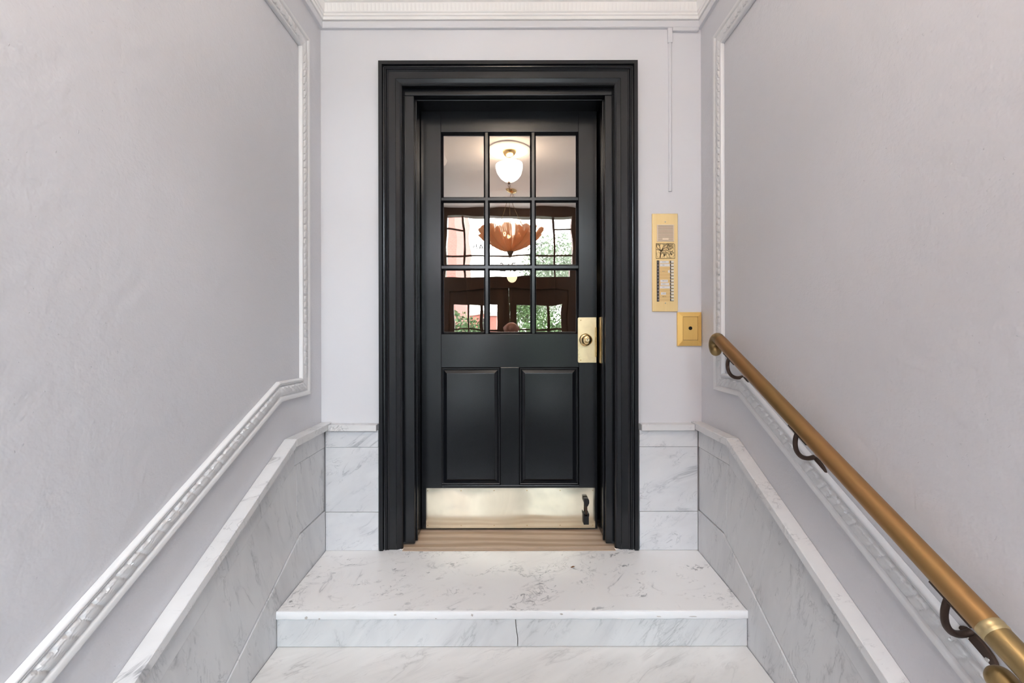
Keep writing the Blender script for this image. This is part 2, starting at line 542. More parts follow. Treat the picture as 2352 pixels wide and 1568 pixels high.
# painted nosing: gently uneven lower edge
rows = []
random.seed(5)
for i in range(121):
    x = SX0 + 0.0002 + (SX1 - SX0 - 0.0004) * i / 120
    w = 0.0011 * math.sin(i * 0.9) * math.sin(i * 0.23)
    e = 0.0008 * math.sin(i * 0.37 + 1)
    rows.append([(x, N0 + 0.006, 0.0024), (x, N0 + 0.002, 0.0024 + e * 0.4), (x, N0 - 0.001, 0.0005), (x, N0 - 0.0012, -0.024 + w), (x, N0 + 0.003, -0.0282 + w), (x, N0 + 0.006, -0.0284)])
no = obj('nosing', MB().grid(rows, cap=True), M['nosing'], st, smooth=0.9)
no['label'] = 'white painted front edge with chipped spots'
for cxp, cyp, w, h in ((702, 1418, 0.010, 0.012), (732, 1420, 0.009, 0.006), (906, 1411, 0.012, 0.005), (1083, 1412, 0.010, 0.010), (1288, 1410, 0.012, 0.006), (1000, 1421, 0.006, 0.004), (1512, 1416, 0.020, 0.003), (1590, 1416, 0.026, 0.003)):
    x, z = px(cxp, cyp, N0 - 0.0012)
    z = max(min(z, -0.004), -0.0225)
    pts = [(x + w * 0.5 * math.cos(a) * random.uniform(.6, 1.2), z + h * 0.5 * math.sin(a) * random.uniform(.6, 1.2)) for a in [k * 2 * PI / 9 for k in range(9)]]
    obj('chip', MB().prism(pts, 'y', N0 - 0.0018, N0 + 0.001), M['chip'], no)
xj = px(1187, 1450, N0)[0]
def riser(x0, x1, jx0, jx1, z0, z1, y):
    return MB().prism([(x0, z0), (x1 + jx0, z0), (x1 + jx1, (z0 + z1) / 2), (x1, z1), (x0, z1)], 'y', y, y + 0.02)
R1B, R1T = -0.1295, -0.029
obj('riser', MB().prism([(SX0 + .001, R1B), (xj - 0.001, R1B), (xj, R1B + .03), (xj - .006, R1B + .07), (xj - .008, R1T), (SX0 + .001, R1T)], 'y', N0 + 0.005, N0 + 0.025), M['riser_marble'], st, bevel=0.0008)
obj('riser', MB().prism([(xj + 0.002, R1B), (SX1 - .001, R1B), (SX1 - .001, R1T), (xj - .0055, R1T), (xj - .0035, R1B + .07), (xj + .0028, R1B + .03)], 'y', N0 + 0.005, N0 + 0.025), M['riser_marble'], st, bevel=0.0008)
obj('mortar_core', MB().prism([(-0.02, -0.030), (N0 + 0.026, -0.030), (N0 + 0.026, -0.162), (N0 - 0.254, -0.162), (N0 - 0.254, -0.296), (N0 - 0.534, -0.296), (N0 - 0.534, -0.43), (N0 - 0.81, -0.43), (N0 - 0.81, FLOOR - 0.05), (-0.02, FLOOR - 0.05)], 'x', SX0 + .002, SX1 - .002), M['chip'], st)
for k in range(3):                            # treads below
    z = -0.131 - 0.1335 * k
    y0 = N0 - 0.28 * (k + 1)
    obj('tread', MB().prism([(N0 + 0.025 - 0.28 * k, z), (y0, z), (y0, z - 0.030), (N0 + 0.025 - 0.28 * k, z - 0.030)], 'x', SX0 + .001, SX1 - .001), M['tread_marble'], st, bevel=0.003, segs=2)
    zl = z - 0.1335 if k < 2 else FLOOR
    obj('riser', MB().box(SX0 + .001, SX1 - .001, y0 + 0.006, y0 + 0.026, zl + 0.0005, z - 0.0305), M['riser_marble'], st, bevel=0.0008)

# small dry leaf on the landing
x, y = 0.263, -0.171
zz = 0.0145 - 0.0123 * (0.171 / 0.4645) + 0.0006
lf = MB().add([(x - .009, y - .002, zz), (x - .003, y - .006, zz + .001), (x + .004, y - .004, zz + .003), (x + .010, y + .003, zz + .0015), (x + .003, y + .004, zz + .003), (x - .004, y + .002, zz + .001),
               (x - .009, y - .002, zz + .0008), (x - .003, y - .006, zz + .0018), (x + .004, y - .004, zz + .0038), (x + .010, y + .003, zz + .0023), (x + .003, y + .004, zz + .0038), (x - .004, y + .002, zz + .0018)],
              [(0, 5, 4, 3, 2, 1), (6, 7, 8, 9, 10, 11)] + [(i, (i + 1) % 6, 6 + (i + 1) % 6, 6 + i) for i in range(6)])
tag(obj('dry_leaf', lf, M['leaf']), 'tiny curled brown leaf lying on the marble landing', 'leaf')

# ------------------------------------------------------------------ marble wainscot
DROP = 0.532
def line(z0, b1, m):
    return lambda Y: z0 if Y >= b1 else max(z0 - m * (b1 - Y), z0 - DROP)
def strip(lo, hi, bl, bh, y0, y1):
    """polygon between two piecewise lines for y1 < Y < y0, with their own break points"""
    top = [y for y in [y0] + sorted([b for b in bh if y1 < b < y0], reverse=True) + [y1]]
    bot = [y for y in [y0] + sorted([b for b in bl if y1 < b < y0], reverse=True) + [y1]]
    return [(y, hi(y)) for y in top] + [(y, lo(y)) for y in reversed(bot)]

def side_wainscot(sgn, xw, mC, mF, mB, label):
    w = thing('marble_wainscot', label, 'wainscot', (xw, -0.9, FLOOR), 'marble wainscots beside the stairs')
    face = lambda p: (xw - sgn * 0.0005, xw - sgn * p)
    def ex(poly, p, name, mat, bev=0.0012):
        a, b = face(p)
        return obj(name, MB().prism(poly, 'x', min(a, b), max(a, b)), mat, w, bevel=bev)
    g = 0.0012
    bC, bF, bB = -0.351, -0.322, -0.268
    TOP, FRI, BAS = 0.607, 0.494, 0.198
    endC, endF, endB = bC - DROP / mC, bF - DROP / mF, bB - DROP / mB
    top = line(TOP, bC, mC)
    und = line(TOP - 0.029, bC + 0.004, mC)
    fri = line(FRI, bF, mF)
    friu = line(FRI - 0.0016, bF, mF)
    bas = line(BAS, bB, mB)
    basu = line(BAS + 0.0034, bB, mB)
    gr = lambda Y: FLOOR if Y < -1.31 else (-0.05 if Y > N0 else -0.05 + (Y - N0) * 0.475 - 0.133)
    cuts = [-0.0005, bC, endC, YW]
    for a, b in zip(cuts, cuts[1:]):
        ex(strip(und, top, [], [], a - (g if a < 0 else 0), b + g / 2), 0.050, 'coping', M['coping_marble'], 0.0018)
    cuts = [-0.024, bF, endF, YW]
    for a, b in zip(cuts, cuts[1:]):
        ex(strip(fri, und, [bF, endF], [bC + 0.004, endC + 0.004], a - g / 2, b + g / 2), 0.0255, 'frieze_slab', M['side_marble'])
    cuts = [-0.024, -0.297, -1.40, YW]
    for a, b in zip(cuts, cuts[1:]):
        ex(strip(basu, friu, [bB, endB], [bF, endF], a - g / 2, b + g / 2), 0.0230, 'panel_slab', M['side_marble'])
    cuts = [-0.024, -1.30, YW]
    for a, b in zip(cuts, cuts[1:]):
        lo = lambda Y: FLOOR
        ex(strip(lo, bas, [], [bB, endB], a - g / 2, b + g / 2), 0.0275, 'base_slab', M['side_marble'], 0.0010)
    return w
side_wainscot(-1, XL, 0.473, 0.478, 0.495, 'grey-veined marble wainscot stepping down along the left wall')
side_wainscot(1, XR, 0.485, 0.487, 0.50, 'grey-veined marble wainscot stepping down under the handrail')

def back_wainscot(x0, x1, xc0, xc1, label):
    w = thing('marble_wainscot', label, 'wainscot', ((x0 + x1) / 2, 0, 0.0), 'marble wainscots flanking the door')
    obj('coping', MB().box(xc0, xc1, -0.050, 0, 0.5735, 0.6015), M['coping_marble'], w, bevel=0.0018)
    obj('frieze_slab', MB().box(x0, x1, -0.0255, 0, 0.4945, 0.5730), M['slab_marble'], w, bevel=0.0012)
    obj('panel_slab', MB().box(x0, x1, -0.0230, 0, 0.1935, 0.4930), M['slab_marble'], w, bevel=0.0012)
    obj('base_slab', MB().box(x0, x1, -0.0250, 0, 0.0150, 0.1920), M['slab_marble'], w, bevel=0.0012)
CX0, CX1 = -0.613, 0.589                     # casing outer edges
back_wainscot(XL + 0.0285, CX0 - 0.005, XL + 0.0512, CX0 - 0.008, 'white marble wainscot panel between left wall and door frame')
back_wainscot(CX1 + 0.006, XR - 0.0285, CX1 + 0.010, XR - 0.0512, 'white marble wainscot panel under the gold intercom')

# ------------------------------------------------------------------ carved wall mouldings
MW = 0.078
PITCH = 0.032
def relief(s, u):
    v = (u - 0.0205) / 0.0400
    if v <= 0 or v >= 1:
        return 0.0
    q = (s + (u - 0.038) * 0.75) / PITCH
    t_ = q - math.floor(q) - 0.5
    k = int(math.floor(q)) % 2
    arc = math.sqrt(max(0.0, 1 - (2 * t_) ** 2))
    edge = 0.62 + 0.33 * arc
    if v > edge:
        return -0.0024
    r = v / edge
    h = 0.0012 + 0.0024 * arc * math.sin(PI * min(1, 0.12 + 0.80 * r)) ** 0.6
    h += 0.0014 * math.cos(2 * PI * (3 * t_ + 0.30 * v + 0.5 * k)) * (0.30 + 0.70 * v)
    if r > 0.78:
        h += 0.0014 * arc
    if abs(t_) > 0.44:
        h -= 0.0020
    return h * min(1.0, v / 0.10)
UP = [(0.0, 0.0), (0.0, 0.012), (0.002, 0.0150), (0.0140, 0.0155), (0.0165, 0.0135), (0.0185, 0.0100), (0.0200, 0.0092)]
UM = [(0.0205 + 0.0020 * i, 0.0095 + 0.004 * math.sin(PI * i / 20)) for i in range(21)]
UE = [(0.0612, 0.0100), (0.0630, 0.0135), (0.0650, 0.0142), (0.0665, 0.0130), (0.0680, 0.0150), (0.0725, 0.0155), (0.0760, 0.0125), (0.078, 0.0060), (0.078, 0.0)]
PROF = UP + UM + UE
def moulding(sgn, xw, corners, label):
    """corners: outer polyline in (Y, Z), closed; inside lies to the left when walking it"""
    w = thing('panel_moulding', label, 'moulding', (xw, -1.0, 0.9), 'carved frame mouldings on the side walls')
    n = len(corners)
    P = [Vector(c) for c in corners]
    cen = sum(P, Vector((0, 0))) / n
    def off(i, u):
        a, b, c = P[i - 1], P[i], P[(i + 1) % n]
        d1, d2 = (b - a).normalized(), (c - b).normalized()
        n1, n2 = Vector((-d1.y, d1.x)), Vector((-d2.y, d2.x))
        m = (n1 + n2)
        m = m / m.dot(n1)
        return b + m * u
    for i in range(n):
        j = (i + 1) % n
        L = (P[j] - P[i]).length
        ns = max(6, int(L / 0.0045))
        rows = []
        ends = [(off(i, u), off(j, u)) for u, p in PROF]
        for k in range(ns + 1):
            f = k / ns
            row = []
            for (u, p), (a, b) in zip(PROF, ends):
                q = a.lerp(b, f)
                h = relief(f * L, u) * min(1.0, 18 * f, 18 * (1 - f))
                row.append((xw - sgn * (p + h + 0.0006), q.x, q.y))
            rows.append(row)
        obj('carved_length', MB().grid(rows), M['trim'], w, smooth=0.9)
ml, mr = 0.466, 0.500
# walk so that the panel interior is on the left: down the far vertical, out along the slope, up near the street, back along the top
L_ = [(-0.147, 2.309), (-0.147, 0.757), (-0.395, 0.760), (-0.395 - DROP / ml, 0.760 - DROP), (-2.12, 0.760 - DROP), (-2.12, 2.309)]
R_ = [(-0.158, 2.309), (-0.158, 0.775), (-0.374, 0.775), (-0.374 - DROP / mr, 0.775 - DROP), (-2.12, 0.775 - DROP), (-2.12, 2.309)]
def ccw(p):
    a = sum(p[i][0] * p[(i + 1) % len(p)][1] - p[(i + 1) % len(p)][0] * p[i][1] for i in range(len(p)))
    return p if a > 0 else p[::-1]
moulding(-1, XL, ccw(L_), 'white carved leaf moulding framing the left wall panel')
moulding(1, XR, ccw(R_), 'white carved leaf moulding framing the right wall panel behind the handrail')

# ------------------------------------------------------------------ door frame
fr = thing('door_frame', 'black painted moulded wooden frame around the glazed door', 'door frame', (0, 0, 0.01))
CZ1 = 2.285
CW = 0.106
CP = [(0, 0), (0, 0.032), (0.0015, 0.0335), (0.017, 0.0335), (0.0185, 0.031), (0.020, 0.021), (0.024, 0.0205), (0.026, 0.025), (0.030, 0.0265), (0.033, 0.024), (0.0345, 0.0215),
      (0.037, 0.0235), (0.0405, 0.0245), (0.044, 0.0215), (0.046, 0.0195), (0.076, 0.0195), (0.079, 0.0215), (0.094, 0.0140), (0.100, 0.0150), (0.104, 0.0120), (0.106, 0.008), (0.106, 0.0)]
def casing(side):
    rows = []
    for u, p in CP:
        zt = CZ1 - u
        if side == 'left':
            rows.append([(CX0 + u, -p, 0.0165), (CX0 + u, -p, zt)])
        elif side == 'right':
            rows.append([(CX1 - u, -p, 0.0165), (CX1 - u, -p, zt)])
        else:
            rows.append([(CX0 + u, -p, zt), (CX1 - u, -p, zt)])
    return MB().grid(rows)
for s_ in ('left', 'right', 'head'):
    obj('casing', casing(s_), M['black'], fr, smooth=0.5)
JX0, JX1, JZ = -0.459, 0.447, 2.147
DY = 0.175                                    # face of the door leaf
obj('jamb', MB().box(OX0 + 0.0005, JX0, 0.020, 0.255, 0.0245, JZ + 0.002), M['black'], fr, bevel=0.003, segs=2)
obj('jamb', MB().box(JX1, OX1 - 0.0005, 0.020, 0.255, 0.0245, JZ + 0.002), M['black'], fr, bevel=0.003, segs=2)
obj('head_jamb', MB().box(OX0 + 0.0005, OX1 - 0.0005, 0.020, 0.255, JZ + 0.0025, OZ1 - 0.0005), M['black'], fr, bevel=0.003, segs=2)
for x0, x1 in ((JX0 - 0.001, JX0 + 0.007), (JX1 - 0.007, JX1 + 0.001)):
    obj('stop_bead', MB().box(x0, x1, 0.052, 0.066, 0.0245, JZ), M['black'], fr, bevel=0.0025, segs=2)
obj('stop_bead', MB().box(JX0 + 0.007, JX1 - 0.007, 0.052, 0.066, JZ - 0.006, JZ + 0.002), M['black'], fr, bevel=0.0025, segs=2)
sl = MB().prism([(-0.031, 0.0130), (-0.031, 0.0165), (0.0008, 0.0178), (0.0008, 0.0130)], 'x', -0.5066, 0.4826)
sl.prism([(0.0008, 0.0), (0.0008, 0.0178), (0.30, 0.0240), (0.30, 0.0)], 'x', OX0 + 0.0005, OX1 - 0.0005)
tag(obj('door_sill', sl, M['sill'], bevel=0.0015), 'worn oak threshold under the black door', 'threshold')

# ------------------------------------------------------------------ the door
dr = thing('door_1', 'black panelled door with nine glass panes and brass hardware', 'door', (0, DY + 0.02, 0.026), kind='structure')
def D(x, y, dy=0.0):
    return px(x, y, DY + dy)
LX0, LX1 = D(967.5, 0)[0], D(1371.5, 0)[0]
LZ0, LZ1 = D(0, 1214)[1], JZ + 0.02
gx0, gx1 = D(1013.5, 0)[0], D(1329.5, 0)[0]
gz1, gz0 = D(0, 303)[1], D(0, 767)[1]
pz1, pz0 = D(0, 843.5)[1], D(0, 1114)[1]
pa = (D(1012, 0)[0], D(1149, 0)[0])
pb = (D(1192, 0)[0], D(1328.5, 0)[0])
TH = 0.044
bvl = dict(bevel=0.0018, segs=2)
obj('stile', MB().box(LX0, gx0, DY, DY + TH, LZ0, LZ1), M['black'], dr, **bvl)
obj('stile', MB().box(gx1, LX1, DY, DY + TH, LZ0, LZ1), M['black'], dr, **bvl)
e = 0.0006
obj('top_rail', MB().box(gx0 - e, gx1 + e, DY + 0.0003, DY + TH - 0.0003, gz1, LZ1), M['black'], dr, **bvl)
obj('lock_rail', MB().box(gx0 - e, gx1 + e, DY + 0.0003, DY + TH - 0.0003, pz1, gz0), M['black'], dr, **bvl)
obj('bottom_rail', MB().box(gx0 - e, gx1 + e, DY + 0.0003, DY + TH - 0.0003, LZ0, pz0), M['black'], dr, **bvl)
obj('mid_stile', MB().box(pa[1], pb[0], DY + 0.0005, DY + TH - 0.0005, pz0 - e, pz1 + e), M['black'], dr, **bvl)
# glazing beads round the sash opening and the muntins
GY = DY + 0.020
def bead_frame(x0, x1, z0, z1):
    m_ = MB()
    prof = [(0.0, 0.0045), (0.003, 0.0030), (0.0055, 0.0075), (0.0100, 0.0135), (0.0115, 0.0200), (0.0, 0.0200)]
    rows = []
    for u, p in prof:
        rows.append([(x0 + u, DY + p, z0 + u), (x1 - u, DY + p, z0 + u), (x1 - u, DY + p, z1 - u), (x0 + u, DY + p, z1 - u)])
    return m_.grid(rows, close_u=True)
mxs = [D(1118.3, 0)[0], D(1225.2, 0)[0]]
mzs = [D(0, 456.5)[1], D(0, 613)[1]]
h1, h0 = 0.0068, 0.0155
def mprof(c):
    return [(c - h0, GY), (c - h0 + .002, GY - 0.007), (c - h1 - .001, DY + 0.005), (c - h1, DY + 0.0012), (c + h1, DY + 0.0012), (c + h1 + .001, DY + 0.005), (c + h0 - .002, GY - 0.007), (c + h0, GY)]
for c in mxs:
    obj('muntin', MB().prism(mprof(c), 'z', gz0 + 0.002, gz1 - 0.002), M['black'], dr)
xs = [gx0, mxs[0] - h1 + .001, mxs[0] + h1 - .001, mxs[1] - h1 + .001, mxs[1] + h1 - .001, gx1]
for c in mzs:
    pr = [(y_, z_) for z_, y_ in mprof(c)]
    pr = [(a + (0.0004 if 0 < i < 7 else 0), b) for i, (a, b) in enumerate(pr)]
    for k in (0, 2, 4):
        obj('muntin', MB().prism(pr, 'x', xs[k] + (0.002 if k == 0 else 0), xs[k + 1] - (0.002 if k == 4 else 0)), M['black'], dr)
obj('glazing_bead', bead_frame(gx0, gx1, gz0, gz1), M['black'], dr, smooth=0.5)
cx = [gx0, mxs[0], mxs[1], gx1]
cz = [gz1, mzs[0], mzs[1], gz0]
pane_no = 0
for r in range(3):
    for c in range(3):
        a0, a1 = cx[c] + 0.0105, cx[c + 1] - 0.0105
        b0, b1 = cz[r + 1] + 0.0105, cz[r] - 0.0105
        p_ = obj('pane', MB().add([(a0, GY, b0), (a1, GY, b0), (a1, GY, b1), (a0, GY, b1)], [(0, 1, 2, 3)]), M['glass'], dr)
        putty = MB()
        for q0, q1, w0, w1 in ((a0, a1, b1 - 0.0022, b1), (a0, a1, b0, b0 + 0.0012), (a0, a0 + 0.0012, b0, b1), (a1 - 0.0012, a1, b0, b1)):
            putty.box(q0, q1, GY - 0.0016, GY - 0.0002, w0, w1)
        obj('putty_edge', putty, M['ink'], p_)
# lower raised panels
def raised(x0, x1):
    g_, b_ = 0.0085, 0.030
    z0, z1 = pz0, pz1
    loops = [(0.0, 0.0), (0.0, 0.010), (0.0030, 0.0065), (0.0070, 0.0085), (0.0085, 0.0165), (g_ + 0.002, 0.0165), (b_ - 0.001, 0.0068), (b_, 0.0042), (b_ + 0.001, 0.0040)]
    rows = [[(x0 + u, DY + p, z0 + u), (x1 - u, DY + p, z0 + u), (x1 - u, DY + p, z1 - u), (x0 + u, DY + p, z1 - u)] for u, p in loops]
    m_ = MB().grid(rows, close_u=True)
    k = len(m_.v)
    m_.f.append((k - 4, k - 3, k - 2, k - 1))
    return m_
for a in (pa, pb):
    obj('raised_panel', raised(*a), M['black'], dr)
# kick plate, softly dented
kx0, kz1 = D(978, 1120)
kx1, kz0 = D(1366, 1212)
rows = []
for i in range(21):
    row = []
    for j in range(61):
        f, g_ = j / 60, i / 20
        y_ = DY - 0.0016 - 0.0011 * math.sin(f * 9.0 + 1.3 * math.sin(g_ * 4)) * math.sin(PI * f) * math.sin(PI * g_) - 0.0007 * math.sin(g_ * PI) * math.cos(f * 21)
        row.append((kx0 + (kx1 - kx0) * f, y_, kz0 + (kz1 - kz0) * g_))
    rows.append(row)
kp = obj('kick_plate', MB().grid(rows), M['kick'], dr, smooth=True)
kp['label'] = 'polished brass kick plate with scuffed top edge'
sc = MB().lathe([(0.0, -0.0018), (0.0018, -0.0015), (0.0030, -0.0004), (0.0034, 0.0006)], (0, 0, 0), 'y', 12)
def screws(parent, pts, yy, mat, s=1.0):
    for xx, zz_ in pts:
        m_ = MB()
        m_.v = [(a * s + xx, b + yy, c_ * s + zz_) for a, b, c_ in sc.v]
        m_.f = sc.f
        obj('screw', m_, mat, parent, smooth=True)
screws(kp, [D(x_, y_) for y_ in (1126, 1206) for x_ in (982, 1058.5, 1134, 1209.5, 1285.5, 1360.5)], DY - 0.0020, M['brass'], 0.8)
# flip-up door holder on the kick plate
hx0, hz0 = D(1339.5, 1204.5, -0.02)
hx1, hz1 = D(1351.5, 1180, -0.02)
hd = obj('door_holder', MB().box(hx0, hx1, DY - 0.024, DY - 0.0022, hz0, hz1).box(hx0 - 0.001, hx0 + 0.004, DY - 0.030, DY - 0.004, hz1 - 0.010, hz1 + 0.004).box(hx1 - 0.004, hx1 + 0.001, DY - 0.030, DY - 0.004, hz1 - 0.010, hz1 + 0.004), M['rubber'], dr, bevel=0.0015, segs=2)
hd['label'] = 'black flip-up door holder'
mx_ = (hx0 + hx1) / 2
obj('holder_arm', MB().box(mx_ - 0.0055, mx_ + 0.0055, DY - 0.024, DY - 0.014, hz1 - 0.012, D(0, 1160, -0.02)[1]), M['bracket'], hd, bevel=0.001)
tz0, tz1 = D(0, 1162, -0.025)[1], D(0, 1143.5, -0.025)[1]
obj('rubber_foot', MB().prism([(mx_ - 0.005, tz0), (mx_ + 0.006, tz0), (mx_ + 0.0135, tz0 + 0.016), (mx_ + 0.0135, tz1 - 0.010), (mx_ + 0.008, tz1), (mx_ - 0.0125, tz1), (mx_ - 0.0125, tz0 + 0.02)], 'y', DY - 0.034, DY - 0.008), M['rubber'], hd, bevel=0.0015)
# lock plate with knob
ax0, az1 = D(1327, 729)
ax1, az0 = D(1369.5, 833)
def rrect(x0, x1, z0, z1, r, left=True, right=True):
    pts = []
    for cx_, cz_, a0, on in ((x1, z0, -PI / 2, right), (x1, z1, 0, right), (x0, z1, PI / 2, left), (x0, z0, PI, left)):
        if not on:
            pts.append((cx_, cz_))
            continue
        sx = -1 if cx_ == x1 else 1
        sz = 1 if cz_ == z0 else -1
        for k in range(5):
            a = a0 + PI / 2 * k / 4
            pts.append((cx_ + sx * r + r * math.cos(a), cz_ + sz * r + r * math.sin(a)))
    return pts
lp = obj('lock_plate', MB().prism(rrect(ax0, ax1, az0, az1, 0.008, True, False), 'y', DY - 0.0028, DY - 0.0005), M['lockplate'], dr, bevel=0.0006)
lp['label'] = 'brass lock plate worn around the knob'
screws(lp, [D(1334, 735.5), D(1333.5, 827)], DY - 0.0030, M['brass'], 0.9)
kx, kz = D(1344.5, 780.5)
obj('rose', MB().lathe([(0.0315, 0.0), (0.0320, -0.004), (0.0295, -0.0075), (0.025, -0.010), (0.019, -0.0115), (0.014, -0.013), (0.0, -0.013)], (kx, DY - 0.0028, kz), 'y', 36), M['brass'], lp, smooth=True)
kn = obj('knob', MB().lathe([(0.0115, -0.010), (0.0115, -0.026), (0.0150, -0.031), (0.0225, -0.036), (0.0258, -0.043), (0.0262, -0.050), (0.0240, -0.057), (0.0185, -0.062), (0.0115, -0.0640), (0.0108, -0.0632), (0.0, -0.0632)], (kx, DY - 0.0028, kz), 'y', 40), M['brass'], dr, smooth=0.9)
obj('key_cylinder', MB().lathe([(0.0094, 0.0), (0.0094, -0.0012), (0.0086, -0.0018), (0.0, -0.0018)], (kx, DY - 0.0665, kz), 'y', 24), M['lockplate'], kn, smooth=0.6)
obj('keyhole', MB().box(kx - 0.0009, kx + 0.0009, DY - 0.0690, DY - 0.0684, kz - 0.0065, kz + 0.002).add(*[(lambda m_: (m_.v, m_.f))(MB().disc((kx, DY - 0.0687, kz + 0.003), 0.0026, 'y', 10))][0]), M['hole'], kn)
# guard bar along the lock edge, strike on the stop
bx, bz1 = D(1368.6, 752, -0.006)
_, bz0 = D(0, 820, -0.006)
gb = obj('guard_bar', MB().box(bx - 0.0050, bx + 0.0045, DY - 0.0115, DY - 0.0028, bz0, bz1), M['brass'], lp, bevel=0.0025, segs=2)
kx2 = D(1375.2, 0)[0]
obj('strike_plate', MB().box(JX1 - 0.0030, JX1 - 0.0008, 0.110, DY - 0.0010, az0, az1), M['lockplate'], fr, bevel=0.0006)

# ------------------------------------------------------------------ intercom
def W(x, y, p=0.008):
    return px(x, y, -p)
ix0, iz1 = W(1498.5, 491)
ix1, iz0 = W(1557.5, 716)
ic = thing('intercom_panel', 'tall gold intercom panel with speaker grille and name buttons', 'intercom', ((ix0 + ix1) / 2, 0, iz0))
obj('faceplate', MB().box(ix0, ix1, -0.008, 0, iz0, iz1), M['gold'], ic, bevel=0.0022, segs=2)
screws(ic, [W(1528.5, 510), W(1528.5, 696.5)], -0.0085, M['steel'], 0.9)
gx_0, gz_1 = W(1509, 516.5)
gx_1, gz_0 = W(1548.5, 555.5)
gr_ = obj('speaker_grille', MB().box(gx_0, gx_1, -0.0108, -0.0078, gz_0, gz_1), M['cream'], ic, bevel=0.001)
for k in range(16):
    zc = gz_1 - 0.0052 - k * (gz_1 - gz_0 - 0.0104) / 15
    if k in (13, 14):
        obj('slot', MB().box(gx_0 + 0.005, gx_0 + 0.026, -0.0113, -0.0107, zc - 0.0010, zc + 0.0010), M['creamslot'], gr_)
        obj('slot', MB().box(gx_0 + 0.054, gx_1 - 0.005, -0.0113, -0.0107, zc - 0.0010, zc + 0.0010), M['creamslot'], gr_)
    else:
        obj('slot', MB().box(gx_0 + 0.005, gx_1 - 0.005, -0.0113, -0.0107, zc - 0.0010, zc + 0.0010), M['creamslot'], gr_)
# etched tree plate
tx0, tz1_ = W(1506.5, 559.5)
tx1, tz0_ = W(1550.5, 594.5)
ch = 0.007
pl = obj('picture_plate', MB().prism([(tx0, tz0_), (tx1, tz0_), (tx1, tz1_ - ch), (tx1 - ch, tz1_), (tx0, tz1_)], 'y', -0.0100, -0.0078), M['gold'], ic)
en = MB()
def stroke(pts, w, y=-0.0106):
    for (a, b), (c, d) in zip(pts, pts[1:]):
        v = Vector((c - a, d - b))
        if v.length < 1e-6:
            continue
        nn = Vector((-v.y, v.x)).normalized() * w / 2
        en.prism([(a + nn.x, b + nn.y), (a - nn.x, b - nn.y), (c - nn.x, d - nn.y), (c + nn.x, d + nn.y)], 'y', y, -0.0098)
bd = 0.0008
stroke([(tx0 + bd, tz0_ + bd), (tx1 - bd, tz0_ + bd), (tx1 - bd, tz1_ - ch), (tx1 - ch, tz1_ - bd), (tx0 + bd, tz1_ - bd), (tx0 + bd, tz0_ + bd)], 0.0016)
random.seed(11)
def inside(p):
    return tx0 + 0.002 < p[0] < tx1 - 0.002 and tz0_ + 0.002 < p[1] < tz1_ - 0.002 and (p[0] - tx1) + (p[1] - tz1_) < -ch - 0.001
def branch(x, z, ang, ln, w, depth):
    pts = [(x, z)]
    for k in range(3):
        ang += random.uniform(-0.35, 0.35)
        nx, nz = pts[-1][0] + math.cos(ang) * ln / 3, pts[-1][1] + math.sin(ang) * ln / 3
        if not inside((nx, nz)):
            break
        pts.append((nx, nz))
    if len(pts) > 1:
        stroke(pts, w)
    if depth > 0 and len(pts) > 1:
        for k in range(random.choice((2, 3))):
            branch(*pts[-1], ang + random.uniform(-0.9, 0.9), ln * random.uniform(0.6, 0.85), max(0.0007, w * 0.62), depth - 1)
bx_, bz_ = W(1516, 593)
stroke([(bx_, bz_), (bx_ + 0.002, bz_ + 0.012), (bx_ + 0.003, bz_ + 0.026), (bx_ + 0.006, bz_ + 0.036)], 0.0048)
for a_ in (2.7, 2.2, 1.75, 1.3, 0.85, 0.45, 0.2):
    branch(bx_ + 0.004, bz_ + 0.032, a_, 0.022, 0.0026, 4)
for cx_, cz_ in ((1536, 573), (1527, 587), (1542.5, 585)):
    x_, z_ = W(cx_, cz_)
    stroke([(x_ - 0.006, z_ + 0.006), (x_, z_), (x_ + 0.004, z_ + 0.003)], 0.0028)
    stroke([(x_ - 0.002, z_ - 0.004), (x_ + 0.001, z_ + 0.003)], 0.0040)
for k in range(10):
    x_, z_ = W(1512 + k * 3.7, 592.5)
    branch(x_, z_, random.uniform(0.4, 2.6), 0.014, 0.0009, 2)
obj('tree_engraving', en, M['etch'], pl)
